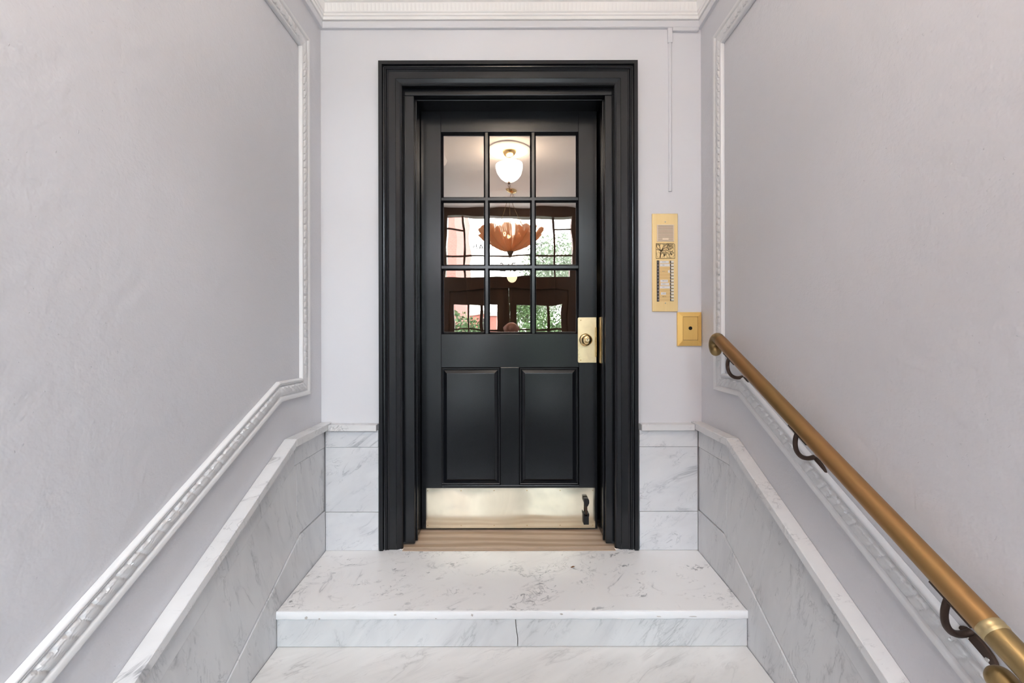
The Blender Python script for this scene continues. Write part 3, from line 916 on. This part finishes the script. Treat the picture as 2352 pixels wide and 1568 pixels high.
# directory rows
sx0, sz1 = W(1508.7, 598.7)
sx1, sz0 = W(1514.2, 693.2)
ns_ = obj('number_strip', MB().box(sx0, sx1, -0.0096, -0.0078, sz0, sz1), M['dark'], ic)
fx0, fx1 = W(1515.2, 0)[0], W(1539, 0)[0]
qx0, qx1 = W(1539.2, 0)[0], W(1547.3, 0)[0]
rp = 7.22
white = {0: (0.0, 0.90), 1: (0.0, 1.0), 3: (0.82, 1.0), 6: (0.05, 0.80), 7: (0.08, 0.93), 8: (0.0, 1.0), 10: (0.10, 0.62)}
for r in range(13):
    yt = 598.9 + rp * r
    _, za = W(0, yt)
    _, zb_ = W(0, yt + rp)
    sf = obj('name_slot', MB().box(fx0, fx1, -0.0090, -0.0078, zb_ + 0.0008, za - 0.0010), M['goldcard'], ic)
    if r in white:
        f0, f1 = white[r]
        a_, b_ = fx0 + 0.001 + (fx1 - fx0 - 0.002) * f0, fx0 + 0.001 + (fx1 - fx0 - 0.002) * f1
        obj('name_card', MB().box(a_, b_, -0.0097, -0.0089, zb_ + 0.0016, za - 0.0016), M['card'], sf)
    if r in (0, 1, 3, 6, 7, 8, 10, 11):
        ink = MB()
        zc = (za + zb_) / 2 + 0.0006
        random.seed(r)
        x_ = fx0 + 0.013
        for k in range(random.choice((3, 4, 5))):
            wv = random.uniform(0.0016, 0.0034)
            ink.box(x_, x_ + wv, -0.0101, -0.0096 if r in white else -0.0089, zc - 0.0010, zc + 0.0010)
            x_ += wv + random.choice((0.0006, 0.0006, 0.003))
        obj('faded_print', ink, M['ink'] if r != 11 else M['etch'], sf)
    bh = obj('button_bay', MB().box(qx0, qx1, -0.0090, -0.0078, zb_ + 0.0012, za - 0.0006), M['dark'], ic)
    obj('call_button', MB().box(qx0 + 0.0042, qx1 + 0.0006, -0.0112, -0.0086, zb_ + 0.0034, za - 0.0012), M['button'], bh, bevel=0.0006)
    tv, tf = text_faces(str(r + 1), 0.0075, 1.0, 0.0001)
    cxs = (sx0 + sx1) / 2
    czs = (za + zb_) / 2
    obj('flat_number', MB().add([(a + cxs, b - 0.0099, c + czs) for a, b, c in tv], tf), M['card'], ns_)

# ---- gold key box
kx0_, kz1_ = W(1556.5, 717.5, 0.012)
kx1_ = XR - 0.004
_, kz0_ = W(0, 795, 0.012)
kb = thing('key_box', 'square gold framed key box with round lock hole below the intercom', 'key box', ((kx0_ + kx1_) / 2, 0, kz0_))
dx0, dz1_ = W(1568.8, 728.3, 0.010)
dx1, dz0_ = W(1602.3, 781.5, 0.010)
O4 = [(kx0_, kz0_), (kx1_, kz0_), (kx1_, kz1_), (kx0_, kz1_)]
I4 = [(dx0 - .001, dz0_ - .001), (dx1 + .001, dz0_ - .001), (dx1 + .001, dz1_ + .001), (dx0 - .001, dz1_ + .001)]
for k in range(4):
    j = (k + 1) % 4
    a, b, c_, d_ = O4[k], O4[j], I4[j], I4[k]
    m_ = MB().add([(a[0], -0.0098, a[1]), (b[0], -0.0098, b[1]), (c_[0], -0.0125, c_[1]), (d_[0], -0.0125, d_[1]),
                   (a[0], 0, a[1]), (b[0], 0, b[1]), (c_[0], 0, c_[1]), (d_[0], 0, d_[1])],
                  [(0, 1, 2, 3), (0, 4, 5, 1), (3, 2, 6, 7), (1, 5, 6, 2), (0, 3, 7, 4), (4, 7, 6, 5)])
    obj('frame_side', m_, M['gold2'], kb, bevel=0.0004)
dd = obj('box_door', MB().box(dx0, dx1, -0.0118, -0.001, dz0_, dz1_), M['gold2'], kb, bevel=0.0006)
hx, hz = W(1585.8, 754.4, 0.012)
obj('lock_hole', MB().lathe([(0.0085, -0.0004), (0.0085, -0.0014), (0.0070, -0.0014), (0.0068, -0.0004), (0, -0.0004)], (hx, -0.0118, hz), 'y', 20), M['hole'], dd)

# ------------------------------------------------------------------ handrail
RX = XR - 0.066
SL = 0.476
def railpt(d):
    """axis of the straight rail at distance d from the camera"""
    return Vector((RX, CY + d, 0.999 - SL * (1.82 - d)))
RR = 0.0225
hr = thing('handrail', 'aged copper-brown handrail sloping down the right wall', 'handrail', (RX, -0.9, 0.5))
A, B = railpt(1.80), railpt(0.785)
u_ = (A - B).normalized()                    # up the slope
obj('rail_tube', MB().tube([B.lerp(A, k / 12) for k in range(13)], RR, 28), M['rail'], hr, smooth=True)
dn = Vector((0, u_.z, -u_.y))               # perpendicular, pointing down / towards street
dn = dn if dn.z < 0 else -dn
def hook(start, fwd, side, R, turn, r, steps=22, tail=0.0):
    """path that runs forward, bends towards side through `turn`, ends with a round cap"""
    pts, rad = [], []
    for k in range(4):
        pts.append(start + fwd * (0.006 * k))
        rad.append(r)
    s0 = pts[-1]
    c = s0 + side * R
    for k in range(1, steps + 1):
        a = turn * k / steps
        pts.append(c - side * R * math.cos(a) + fwd * R * math.sin(a))
        rad.append(r)
    tdir = (fwd * math.cos(turn) + side * math.sin(turn))
    if tail:
        pts.append(pts[-1] + tdir * tail)
        rad.append(r)
    e_ = pts[-1]
    for k in range(1, 9):
        a = PI / 2 * k / 8
        pts.append(e_ + tdir * r * math.sin(a))
        rad.append(max(1e-4, r * math.cos(a)))
    return pts, rad
p_, r_ = hook(A - u_ * 0.002, u_, dn, 0.027, math.radians(172), RR * 0.985)
te = obj('end_fitting', MB().tube(p_, r_, 28), M['railfit'], hr, smooth=True)
te['label'] = 'round brass end curling under the top of the rail'
p_, r_ = hook(B - u_ * 0.0, -u_, dn, 0.031, math.radians(178), RR * 0.97, 26, 0.020)
p_ = [p_[0]] + [p_[1] - u_ * 0.014, p_[2] - u_ * 0.031] + [q - u_ * 0.048 for q in p_[3:]]
le = obj('end_fitting', MB().tube(p_, r_, 28), M['railfit'], hr, smooth=True)
le['label'] = 'brass end fitting curling under the foot of the rail'
rg = MB()
cpts = [B + u_ * 0.006, B + u_ * 0.003, B - u_ * 0.001, B - u_ * 0.003, B - u_ * 0.006, B - u_ * 0.009, B - u_ * 0.012]
rg.tube(cpts, [RR * 1.005, RR * 1.035, RR * 1.035, RR * 1.01, RR * 1.04, RR * 1.03, RR * 0.98], 28, cap=False)
obj('collar_ring', rg, M['railring'], hr, smooth=True)
def bracket(d):
    P = railpt(d)
    base = P + dn * (RR + 0.0012)
    # saddle plate under the rail
    m_ = MB()
    rows = []
    for s in (-0.045, -0.043, 0.043, 0.045):
        row = []
        for w in (-0.009, 0.009):
            for q in (0.0, 0.0035):
                row.append(base + u_ * s + Vector((1, 0, 0)) * w + dn * q)
        rows.append([row[0], row[2], row[3], row[1]])
    br = obj('bracket', m_.grid(rows, close_u=True, cap=True), M['bracket'], hr)
    # arm: bows down from the saddle and returns to the wall
    s0 = base + u_ * 0.010 + dn * 0.002
    wp = Vector((XR - 0.006, P.y + 0.038, P.z - 0.094))
    ctrl = [s0, s0 + Vector((-0.010, 0.004, -0.026)), s0 + Vector((-0.010, 0.004, -0.066)), wp + Vector((-0.034, 0.0, -0.014)), wp]
    pts = []
    for k in range(19):
        f = k / 18
        q = [c.copy() for c in ctrl]
        while len(q) > 1:
            q = [a.lerp(b, f) for a, b in zip(q, q[1:])]
        pts.append(q[0])
    obj('arm', MB().tube(pts, 0.0066, 10), M['bracket'], br, smooth=True)
    # wall rosette, long along the slope
    pts = []
    for k in range(20):
        a = 2 * PI * k / 20
        q = u_ * (0.040 * math.cos(a)) + dn * (0.019 * math.sin(a))
        pts.append((wp.y - 0.012 + q.y, wp.z - 0.022 + q.z))
    ro = obj('wall_plate', MB().prism(pts, 'x', XR - 0.0075, XR), M['bracket'], br, bevel=0.002)
    ctr = Vector((XR - 0.0076, wp.y - 0.012, wp.z - 0.022))
    for s in (-0.020, 0.022):
        q = ctr - u_ * s
        obj('screw', MB().lathe([(0.0045, 0.0005), (0.0040, -0.0012), (0.0, -0.0018)], q, 'x', 12), M['steel'], ro, smooth=True)
for d in (1.708, 1.296, 0.842):
    bracket(d)

# ------------------------------------------------------------------ what the door glass mirrors: the street side of the hall
YG = DY + 0.020
def R(x, y, dist):
    """photo pixel seen mirrored in the glass, at mirrored distance dist -> world point"""
    return Vector(((x - VX) * dist / F, 2 * YG - CY - dist, CZ + (VY - y) * dist / F))
EX0, EX1 = XL - 0.16, XR + 0.16
ew = MB()
T0, T1 = R(1025, 635, 6.5), R(1313, 495, 6.5)
DH = 1.66
DX0, DX1 = -0.885, 0.825
ew.box(EX0, T0.x, YE - 0.14, YE, FLOOR, CEIL).box(T1.x, EX1, YE - 0.14, YE, FLOOR, CEIL)
ew.box(T0.x, T1.x, YE - 0.14, YE, T1.z, CEIL).box(T0.x, T1.x, YE - 0.14, YE, DH, T0.z)
ew.box(T0.x, DX0, YE - 0.14, YE, FLOOR, DH).box(DX1, T1.x, YE - 0.14, YE, FLOOR, DH)
structure('wall_front', ew, M['darkwood'], 'dark brown wood wall around the street doors', 'wall')
tr = thing('window_1', 'wide transom window with building name above the street doors', 'window', (0, YE - 0.07, T0.z), kind='structure')
fw = 0.016
bars_x = [R(1064.5, 0, 6.5).x, R(1272, 0, 6.5).x]
bars_z = [R(0, 524, 6.5).z, R(0, 585.5, 6.5).z]
for xb in bars_x:
    obj('glazing_bar', MB().box(xb - 0.014, xb + 0.014, YE - 0.085, YE - 0.055, T0.z, T1.z), M['darkwood'], tr)
ex_ = [T0.x, bars_x[0] - 0.014, bars_x[0] + 0.014, bars_x[1] - 0.014, bars_x[1] + 0.014, T1.x]
for k in (0, 2, 4):
    for zb_ in (bars_z if k != 2 else bars_z[1:]):
        obj('glazing_bar', MB().box(ex_[k], ex_[k + 1], YE - 0.085, YE - 0.055, zb_ - 0.010, zb_ + 0.010), M['darkwood'], tr)
    obj('pane', MB().add([(ex_[k], YE - 0.07, T0.z), (ex_[k + 1], YE - 0.07, T0.z), (ex_[k + 1], YE - 0.07, T1.z), (ex_[k], YE - 0.07, T1.z)], [(0, 1, 2, 3)]), M['clear'], tr)
c = R(1168, 563, 6.5)
tv, tf = text_faces('HAMPTON COURT', 0.105, 1.22)
obj('building_name', MB().add([(a + c.x, b + YE - 0.073, z_ + c.z) for a, b, z_ in tv], tf), M['hole'], tr)
c = R(1169, 613, 6.5)
tv, tf = text_faces('245', 0.180, 1.0)
obj('house_number', MB().add([(a + c.x, b + YE - 0.073, z_ + c.z) for a, b, z_ in tv], tf), M['hole'], tr)

def street_leaf(name, x0, x1, cols, label):
    d_ = thing(name, label, 'door', ((x0 + x1) / 2, YE - 0.07, FLOOR), kind='structure')
    za, zb_ = 0.02, 1.440
    obj('stile', MB().box(x0, cols[0][0], YE - 0.09, YE - 0.045, FLOOR, DH), M['darkwood'], d_)
    obj('stile', MB().box(cols[-1][1], x1, YE - 0.09, YE - 0.045, FLOOR, DH), M['darkwood'], d_)
    obj('top_rail', MB().box(cols[0][0], cols[-1][1], YE - 0.09, YE - 0.045, zb_, DH), M['darkwood'], d_)
    obj('bottom_rail', MB().box(cols[0][0], cols[-1][1], YE - 0.09, YE - 0.045, FLOOR, za), M['darkwood'], d_)
    for (a, b), (c_, e_) in zip(cols, cols[1:]):
        obj('glazing_bar', MB().box(b, c_, YE - 0.085, YE - 0.05, za, zb_), M['darkwood'], d_)
    zr = [za + (zb_ - za) * k / 4 for k in range(5)]
    for a, b in cols:
        for k in range(4):
            if k:
                obj('glazing_bar', MB().box(a, b, YE - 0.085, YE - 0.05, zr[k] - 0.012, zr[k] + 0.012), M['darkwood'], d_)
            obj('pane', MB().add([(a, YE - 0.068, zr[k]), (b, YE - 0.068, zr[k]), (b, YE - 0.068, zr[k + 1]), (a, YE - 0.068, zr[k + 1])], [(0, 1, 2, 3)]), M['clear'], d_)
X65 = lambda x: R(x, 0, 6.5).x
street_leaf('door_2', DX0, -0.031, [(X65(1042), X65(1072)), (X65(1076), X65(1104)), (X65(1111), X65(1143))], 'dark wood street door leaf mirrored at lower left of the glass')
street_leaf('door_3', -0.029, DX1, [(X65(1187), X65(1221)), (X65(1226), X65(1256)), (X65(1262), X65(1292))], 'dark wood street door leaf mirrored at lower right of the glass')

# hanging bowl lamp under a ceiling rose
def bowl_lamp(c, r, zc, mat, label, rose=True):
    """c: xy of the lamp, r bowl radius, zc ceiling height"""
    t = thing('bowl_pendant', label, 'pendant lamp', (c[0], c[1], zc - 0.36))
    if rose:
        obj('ceiling_rose', MB().lathe([(0.215, 0.0), (0.212, -0.012), (0.185, -0.020), (0.178, -0.012), (0.10, -0.010), (0.0, -0.010)], (c[0], c[1], zc), 'z', 40), M['ceil'], t, smooth=0.6)
    obj('canopy', MB().lathe([(0.066, -0.010), (0.066, -0.016), (0.050, -0.045), (0.026, -0.066), (0.010, -0.070), (0.0, -0.070)], (c[0], c[1], zc), 'z', 28), M['brass'], t, smooth=True)
    zt = zc - 0.145
    for k in range(3):
        z0 = zc - 0.072 - k * 0.024
        a = PI / 2 * (k % 2)
        pts = [(c[0] + 0.008 * math.cos(q) * math.cos(a), c[1] + 0.008 * math.cos(q) * math.sin(a), z0 - 0.013 + 0.0165 * math.sin(q)) for q in [2 * PI * i / 12 for i in range(13)]]
        obj('chain_link', MB().tube(pts, 0.0022, 6), M['bracket'], t, smooth=True)
    bw = obj('glass_bowl', MB().lathe([(r * 0.985, 0.0), (r, -0.012), (r * 0.97, -0.045), (r * 0.86, -0.090), (r * 0.66, -0.130), (r * 0.38, -0.156), (r * 0.12, -0.166), (0.0, -0.167), (r * 0.30, -0.150), (r * 0.80, -0.085), (r * 0.95, 0.0)], (c[0], c[1], zt), 'z', 40), mat, t, smooth=True)
    for k in range(2 if rose else 0):
        a = PI / 2 * (k % 2)
        z0 = zt - 0.205 - k * 0.034
        pts = [(c[0] + 0.010 * math.cos(q) * math.cos(a), c[1] + 0.010 * math.cos(q) * math.sin(a), z0 + 0.020 * math.sin(q)) for q in [2 * PI * i / 14 for i in range(15)]]
        obj('chain_link', MB().tube(pts, 0.0026, 6), M['bracket'], t, smooth=True)
    obj('finial', MB().lathe([(0.0, -0.163), (0.014, -0.165), (0.015, -0.180), (0.007, -0.188), (0.0, -0.192)], (c[0], c[1], zt), 'z', 18), M['bracket'], t, smooth=True)
    return t
L1 = R(1170, 345, 4.5)
bowl_lamp((L1.x, L1.y), 0.130, CEIL, M['bowl'], 'lit white bowl lamp mirrored in the top middle pane')

# leafy amber glass chandelier
C1 = R(1174, 445, 5.75)
czx, czy = C1.x, C1.y
kz_ = lambda y: CZ + (VY - y) * 5.75 / F
ch_ = thing('glass_chandelier', 'amber glass leaf chandelier mirrored in the middle pane', 'chandelier', (czx, czy, kz_(592)))
k = NT('amber_glass')
k.b.inputs['Base Color'].default_value = (0.84, 0.52, 0.32, 1)
k.b.inputs['Roughness'].default_value = 0.15
k.b.inputs['Coat Weight'].default_value = 0.5
tl = k.n('ShaderNodeBsdfTranslucent')
tl.inputs['Color'].default_value = (0.92, 0.62, 0.40, 1)
ms = k.n('ShaderNodeMixShader')
ms.inputs[0].default_value = 0.65
k.l(k.b.outputs[0], ms.inputs[1])
k.l(tl.outputs[0], ms.inputs[2])
tp = k.n('ShaderNodeBsdfTransparent')
tp.inputs['Color'].default_value = (1.0, 0.86, 0.72, 1)
m2_ = k.n('ShaderNodeMixShader')
m2_.inputs[0].default_value = 0.30
k.l(ms.outputs[0], m2_.inputs[1])
k.l(tp.outputs[0], m2_.inputs[2])
k.l(m2_.outputs[0], [n for n in k.t.nodes if n.type == 'OUTPUT_MATERIAL'][0].inputs['Surface'])
M['amber'] = k.m
obj('canopy', MB().lathe([(0.070, 0.0), (0.070, -0.010), (0.050, -0.035), (0.014, -0.052), (0.0, -0.052)], (czx, czy, CEIL), 'z', 24), M['brass'], ch_, smooth=True)
zring = kz_(512)
for a in (0.5, 0.5 + 2 * PI / 3, 0.5 + 4 * PI / 3):
    obj('hanging_rod', MB().tube([(czx + 0.01 * math.cos(a), czy + 0.01 * math.sin(a), CEIL - 0.045), (czx + 0.17 * math.cos(a), czy + 0.17 * math.sin(a), zring - 0.06)], 0.003, 8), M['railfit'], ch_)
obj('hub', MB().lathe([(0.0, 0.03), (0.03, 0.02), (0.036, -0.01), (0.030, -0.035), (0.018, -0.065), (0.012, -0.09), (0.0, -0.09)], (czx, czy, kz_(574)), 'z', 20), M['bracket'], ch_, smooth=True)
def glass_leaf(ang, r1, z0, z1, w, twist):
    rows = []
    for i in range(9):
        f = i / 8
        r = 0.030 + (r1 - 0.030) * f
        z = z0 + (z1 - z0) * (0.30 * f + 0.70 * f ** 1.9)
        hw = w * (0.16 + 0.84 * f)
        row = []
        for j in range(13):
            g_ = (j - 6) / 6
            rib = 0.012 * (1 - (j % 2) * 2) * (0.2 + f)
            a = ang + twist * f
            tx, ty = -math.sin(a), math.cos(a)
            rr = r - 0.25 * hw * g_ * g_ + rib
            tip = 0.030 * (1 - g_ * g_) * (i == 8)
            row.append((czx + rr * math.cos(a) + tx * g_ * hw, czy + rr * math.sin(a) + ty * g_ * hw, z + tip - rib * 0.6))
        rows.append(row)
    return MB().grid(rows)
random.seed(3)
for ring, (n, r1, zt, w) in enumerate(((15, 0.425, kz_(533), 0.074), (11, 0.31, kz_(530), 0.062), (7, 0.19, kz_(523), 0.046))):
    for i in range(n):
        a = 2 * PI * (i + 0.5 * ring) / n
        obj('glass_leaf', glass_leaf(a, r1 * random.uniform(0.95, 1.03), kz_(577) + 0.012 * ring, zt + random.uniform(-0.035, 0.03), w, random.uniform(-0.1, 0.1)), M['amber'], ch_, smooth=True)
for a in (0.3, 0.3 + 2 * PI / 3, 0.3 + 4 * PI / 3):
    obj('light_bulb', MB().lathe([(0.0, -0.03), (0.014, -0.02), (0.020, 0.0), (0.016, 0.022), (0.0, 0.034)], (czx + 0.10 * math.cos(a), czy + 0.10 * math.sin(a), kz_(540)), 'z', 12), M['bulb'], ch_, smooth=True)

# ------------------------------------------------------------------ hall behind the door
HY = 10.2
zl = CZ + (VY - 633) * 11.0 / F
HZ = zl + 0.145
mbh = MB().box(-1.30, -1.20, 0.26, HY, -0.05, 2.75)
structure('wall_hall_left', mbh, M['hallwall'], 'dark brown wall of the hall behind the door, left side', 'wall')
structure('wall_hall_right', MB().box(1.20, 1.30, 0.26, HY, -0.05, 2.75), M['hallwall'], 'dark brown wall of the hall behind the door, right side', 'wall')
structure('wall_hall_end', MB().box(-1.30, 1.30, HY, HY + 0.1, -0.05, 2.75), M['hallwall'], 'dark brown end wall of the hall behind the door', 'wall')
structure('floor_hall', MB().box(-1.30, 1.30, 0.26, HY, -0.05, 0.0), M['hallfloor'], 'dark floor of the hall behind the door', 'floor')
structure('ceiling_hall', MB().box(-1.19, 1.19, 0.26, HY, HZ, HZ + 0.08), M['hallwall'], 'dark ceiling of the hall behind the door', 'ceiling')
bowl_lamp((0.025, CY + 11.0), 0.128, HZ, M['hallbowl'], 'small lit bowl lamp far inside the hall behind the door', False)

# ------------------------------------------------------------------ street outside
def brick_mat(name, lift):
    k = NT(name)
    b = k.n('ShaderNodeTexBrick')
    b.inputs['Color1'].default_value = (0.30 + lift, 0.085 + lift, 0.062 + lift, 1)
    b.inputs['Color2'].default_value = (0.24 + lift, 0.065 + lift, 0.05 + lift, 1)
    b.inputs['Mortar'].default_value = (0.34, 0.24, 0.20, 1)
    b.inputs['Scale'].default_value = 3.0
    k.l(k.coords((1, 1, 1), (PI / 2, 0, 0), rnd=False), b.inputs['Vector'])
    k.l(b.outputs['Color'], k.b.inputs['Base Color'])
    k.b.inputs['Roughness'].default_value = 0.9
    return k.m
M['brick'] = brick_mat('red_brick', 0.0)
M['palebrick'] = brick_mat('glare_pink_brick', 0.035)  # brick colour lifted to imitate overexposure and haze in the mirrored view
M['asphalt'] = plain('pale_concrete', (0.30, 0.30, 0.29), 0.9)
M['winglass'] = plain('dark_window_glass', (0.02, 0.022, 0.025), 0.15)
M['stone'] = plain('pale_stone', (0.34, 0.32, 0.29), 0.8)
M['bark'] = plain('bark', (0.05, 0.038, 0.03), 0.9)
M['green'] = plain('green_leaves', (0.075, 0.14, 0.05), 0.7)
M['pale_green'] = plain('pale_green_leaves', (0.22, 0.28, 0.20), 0.7)  # leaf colour whitened to look overexposed against the sky
structure('floor_street', MB().box(-45, 45, -90, YE - 0.14, FLOOR - 0.3, FLOOR - 0.10), M['asphalt'], 'grey street outside the entrance', 'street')
structure('facade_front', MB().box(-6, EX0, YE - 0.14, YE, FLOOR - 0.1, 7).box(EX1, 6, YE - 0.14, YE, FLOOR - 0.1, 7).box(EX0, EX1, YE - 0.14, YE, CEIL + 0.115, 7), M['stone'], 'stone street front of the building', 'facade')
def building(x0, x1, y, h, depth, label, cols, rows, mat='brick'):
    b = thing('brick_building', label, 'building', ((x0 + x1) / 2, y, FLOOR - 0.1))
    obj('wall', MB().box(x0, x1, y - depth, y, FLOOR - 0.1, h), M[mat], b)
    obj('stone_cornice', MB().box(x0 - 0.15, x1 + 0.15, y - depth, y + 0.25, h, h + 0.5), M['stone'], b)
    for i in range(cols):
        for j in range(rows):
            cx_ = x0 + (x1 - x0) * (i + 0.5) / cols
            zc = 1.2 + (h - 1.2) * (j + 0.15) / rows
            w_ = obj('window', MB().box(cx_ - 0.55, cx_ + 0.55, y - 0.05, y + 0.06, zc, zc + 1.6), M['stone'], b)
            obj('window_pane', MB().box(cx_ - 0.45, cx_ + 0.45, y + 0.02, y + 0.07, zc + 0.1, zc + 1.5), M['winglass'], w_)
building(-13.0, -3.05, -22.5, 11.0, 8.0, 'tall red brick building mirrored at the left of the glass', 4, 3, 'palebrick')
building(-16.0, -1.9, -58.0, 3.6, 8.0, 'low distant red brick building mirrored at lower left of the glass', 5, 1)
def tree(x, y, h, cr, n, mat, label, name='street_tree', trunk=True, zb=None):
    t = thing(name, label, 'tree' if trunk else 'bush', (x, y, FLOOR - 0.1))
    random.seed(int(x * 31 + y * 7) & 1023)
    base = FLOOR - 0.1
    zc = h if trunk else base + cr * 0.7
    if trunk:
        obj('trunk', MB().tube([(x, y, base), (x + 0.1, y, base + (zc - base) * 0.5), (x, y + 0.1, zc)], [0.16, 0.12, 0.05], 8), M['bark'], t)
        for k in range(5):
            a = k * 1.26
            obj('branch', MB().tube([(x, y, zc - cr * 0.5), (x + cr * 0.4 * math.cos(a), y + cr * 0.4 * math.sin(a), zc), (x + cr * 0.7 * math.cos(a), y + cr * 0.7 * math.sin(a), zc + cr * 0.4)], [0.06, 0.04, 0.015], 6), M['bark'], t)
    m_ = MB()
    for i in range(n):
        u1, u2, u3 = random.gauss(0, 1), random.gauss(0, 1), random.gauss(0, 1)
        q = Vector((u1, u2, u3 * 0.75))
        q = q / max(1e-6, q.length) * cr * random.random() ** 0.4
        c_ = Vector((x, y, zc)) + q
        if c_.z < base + 0.05:
            continue
        a = Vector((random.uniform(-1, 1), random.uniform(-1, 1), random.uniform(-1, 1))).normalized()
        b_ = a.orthogonal().normalized()
        s = random.uniform(0.05, 0.10)
        m_.add([c_ + a * s, c_ + b_ * s * 0.5, c_ - a * s, c_ - b_ * s * 0.5], [(0, 1, 2, 3)])
    f_ = obj('foliage', m_, mat, t)
    f_['kind'] = 'stuff'
tree(2.3, -17.5, 3.6, 1.9, 6500, M['pale_green'], 'pale leafy street tree mirrored at the right of the glass')
tree(0.9, -24.0, 2.6, 1.6, 4500, M['green'], 'dark green tree mirrored behind the pale leafy tree')
tree(1.35, -13.5, 0, 1.45, 6500, M['green'], 'dark green bush mirrored at lower right of the glass', 'street_bush', False)
tree(-2.1, -15.0, 0, 1.5, 6500, M['green'], 'rounded green bush mirrored at lower left of the glass', 'street_bush', False)

# ------------------------------------------------------------------ the photographer, mirrored as a head in the lower middle pane
def person(x, y, base, h, label):
    t = thing('person', label, 'person', (x, y, base))
    hd_ = h / 7.5
    V, E, Rr = [], [], []
    def v(px_, py_, pz_, r, link=None, ry=None):
        V.append((px_, py_, pz_))
        Rr.append((r, ry or r))
        if link is not None:
            E.append((link, len(V) - 1))
        return len(V) - 1
    s = h / 1.70
    pel = v(0, 0, 0.90 * s, 0.135 * s, None, 0.10 * s)
    wai = v(0, 0, 1.06 * s, 0.125 * s, pel, 0.095 * s)
    che = v(0, 0.0, 1.26 * s, 0.145 * s, wai, 0.105 * s)
    nkb = v(0, 0, 1.41 * s, 0.075 * s, che)
    nk = v(0, 0.01, 1.475 * s, 0.052 * s, nkb)
    jaw = v(0, 0.025, 1.535 * s, 0.066 * s, nk, 0.075 * s)
    mid = v(0, 0.018, 1.600 * s, 0.077 * s, jaw, 0.092 * s)
    crn = v(0, 0.010, 1.650 * s, 0.062 * s, mid, 0.075 * s)
    nose = v(0, 0.118 * s, 1.572 * s, 0.011 * s, mid)
    for g in (-1, 1):
        v(g * 0.083 * s, 0.005, 1.580 * s, 0.012 * s, mid)
        sh = v(g * 0.185 * s, 0, 1.375 * s, 0.058 * s, che)
        el = v(g * 0.225 * s, -0.02, 1.09 * s, 0.042 * s, sh)
        wr = v(g * 0.225 * s, 0.06, 0.86 * s, 0.026 * s, el)
        pa_ = v(g * 0.222 * s, 0.075, 0.785 * s, 0.030 * s, wr)
        for i, ln in enumerate((0.070, 0.080, 0.075, 0.060)):
            oy = 0.033 - 0.020 * i
            k1 = v(g * 0.222 * s, 0.075 + oy, 0.760 * s, 0.0088, pa_)
            k2 = v(g * 0.217 * s, 0.078 + oy, 0.760 * s - ln * 0.55, 0.0082, k1)
            v(g * 0.207 * s, 0.082 + oy, 0.760 * s - ln, 0.0070, k2)
        th = v(g * 0.205 * s, 0.112, 0.800 * s, 0.0100, wr)
        v(g * 0.195 * s, 0.125, 0.765 * s, 0.0085, th)
        hip = v(g * 0.095 * s, 0, 0.86 * s, 0.090 * s, pel)
        kne = v(g * 0.105 * s, 0.015, 0.48 * s, 0.058 * s, hip)
        ank = v(g * 0.105 * s, -0.01, 0.09 * s, 0.040 * s, kne)
        hee = v(g * 0.107 * s, 0.01, 0.042, 0.040 * s, ank)
        v(g * 0.115 * s, 0.16, 0.032, 0.030 * s, hee)
    me = bpy.data.meshes.new('body')
    me.from_pydata(V, E, [])
    o = bpy.data.objects.new('body', me)
    COL.objects.link(o)
    sk = o.modifiers.new('skin', 'SKIN')
    sk.use_smooth_shade = True
    for i, (r, ry) in enumerate(Rr):
        me.skin_vertices[0].data[i].radius = (r, ry)
    me.skin_vertices[0].data[pel].use_root = True
    sb = o.modifiers.new('sub', 'SUBSURF')
    sb.levels = sb.render_levels = 2
    dg = bpy.context.evaluated_depsgraph_get()
    fin = bpy.data.meshes.new_from_object(o.evaluated_get(dg))
    bpy.data.objects.remove(o)
    for m_ in (plain('skin_tone', (0.42, 0.20, 0.14), 0.5), plain('dark_shirt', (0.03, 0.032, 0.04), 0.85), plain('dark_trousers', (0.02, 0.022, 0.03), 0.85), plain('black_shoes', (0.01, 0.01, 0.01), 0.4)):
        fin.materials.append(m_)
    for p in fin.polygons:
        c_ = p.center
        p.use_smooth = True
        if c_.z > 1.44 * s or (abs(c_.x) > 0.17 * s and c_.z < 0.86 * s and c_.z > 0.62 * s):
            p.material_index = 0
        elif c_.z > 0.93 * s or (abs(c_.x) > 0.19 * s and c_.z > 0.8 * s):
            p.material_index = 1
        elif c_.z > 0.085:
            p.material_index = 2
        else:
            p.material_index = 3
    top = max(q.co.z for q in fin.vertices)
    for q in fin.vertices:
        q.co *= h / top
    low = min(q.co.z for q in fin.vertices)
    for q in fin.vertices:
        q.co.z = (q.co.z - low) * h / (h - low)
    b = bpy.data.objects.new('body', fin)
    COL.objects.link(b)
    b.parent = t
    w = plain('eye_white', (0.7, 0.68, 0.65), 0.2)
    for g in (-1, 1):
        obj('eye', MB().lathe([(0.0, -0.011), (0.008, -0.008), (0.011, 0), (0.008, 0.008), (0.0, 0.011)], (x + g * 0.031, y + 0.085, base + 1.590 * s), 'y', 10), w, t, smooth=True)
    obj('mouth', MB().box(x - 0.022, x + 0.022, y + 0.080, y + 0.094, base + 1.528 * s, base + 1.535 * s), plain('lips', (0.30, 0.10, 0.08), 0.5), t)
    return t
PH = R(1174, 739, 4.86)
person(PH.x, PH.y, FLOOR, PH.z - FLOOR, 'standing person in dark clothes, mirrored as a bald head in the lower middle pane')
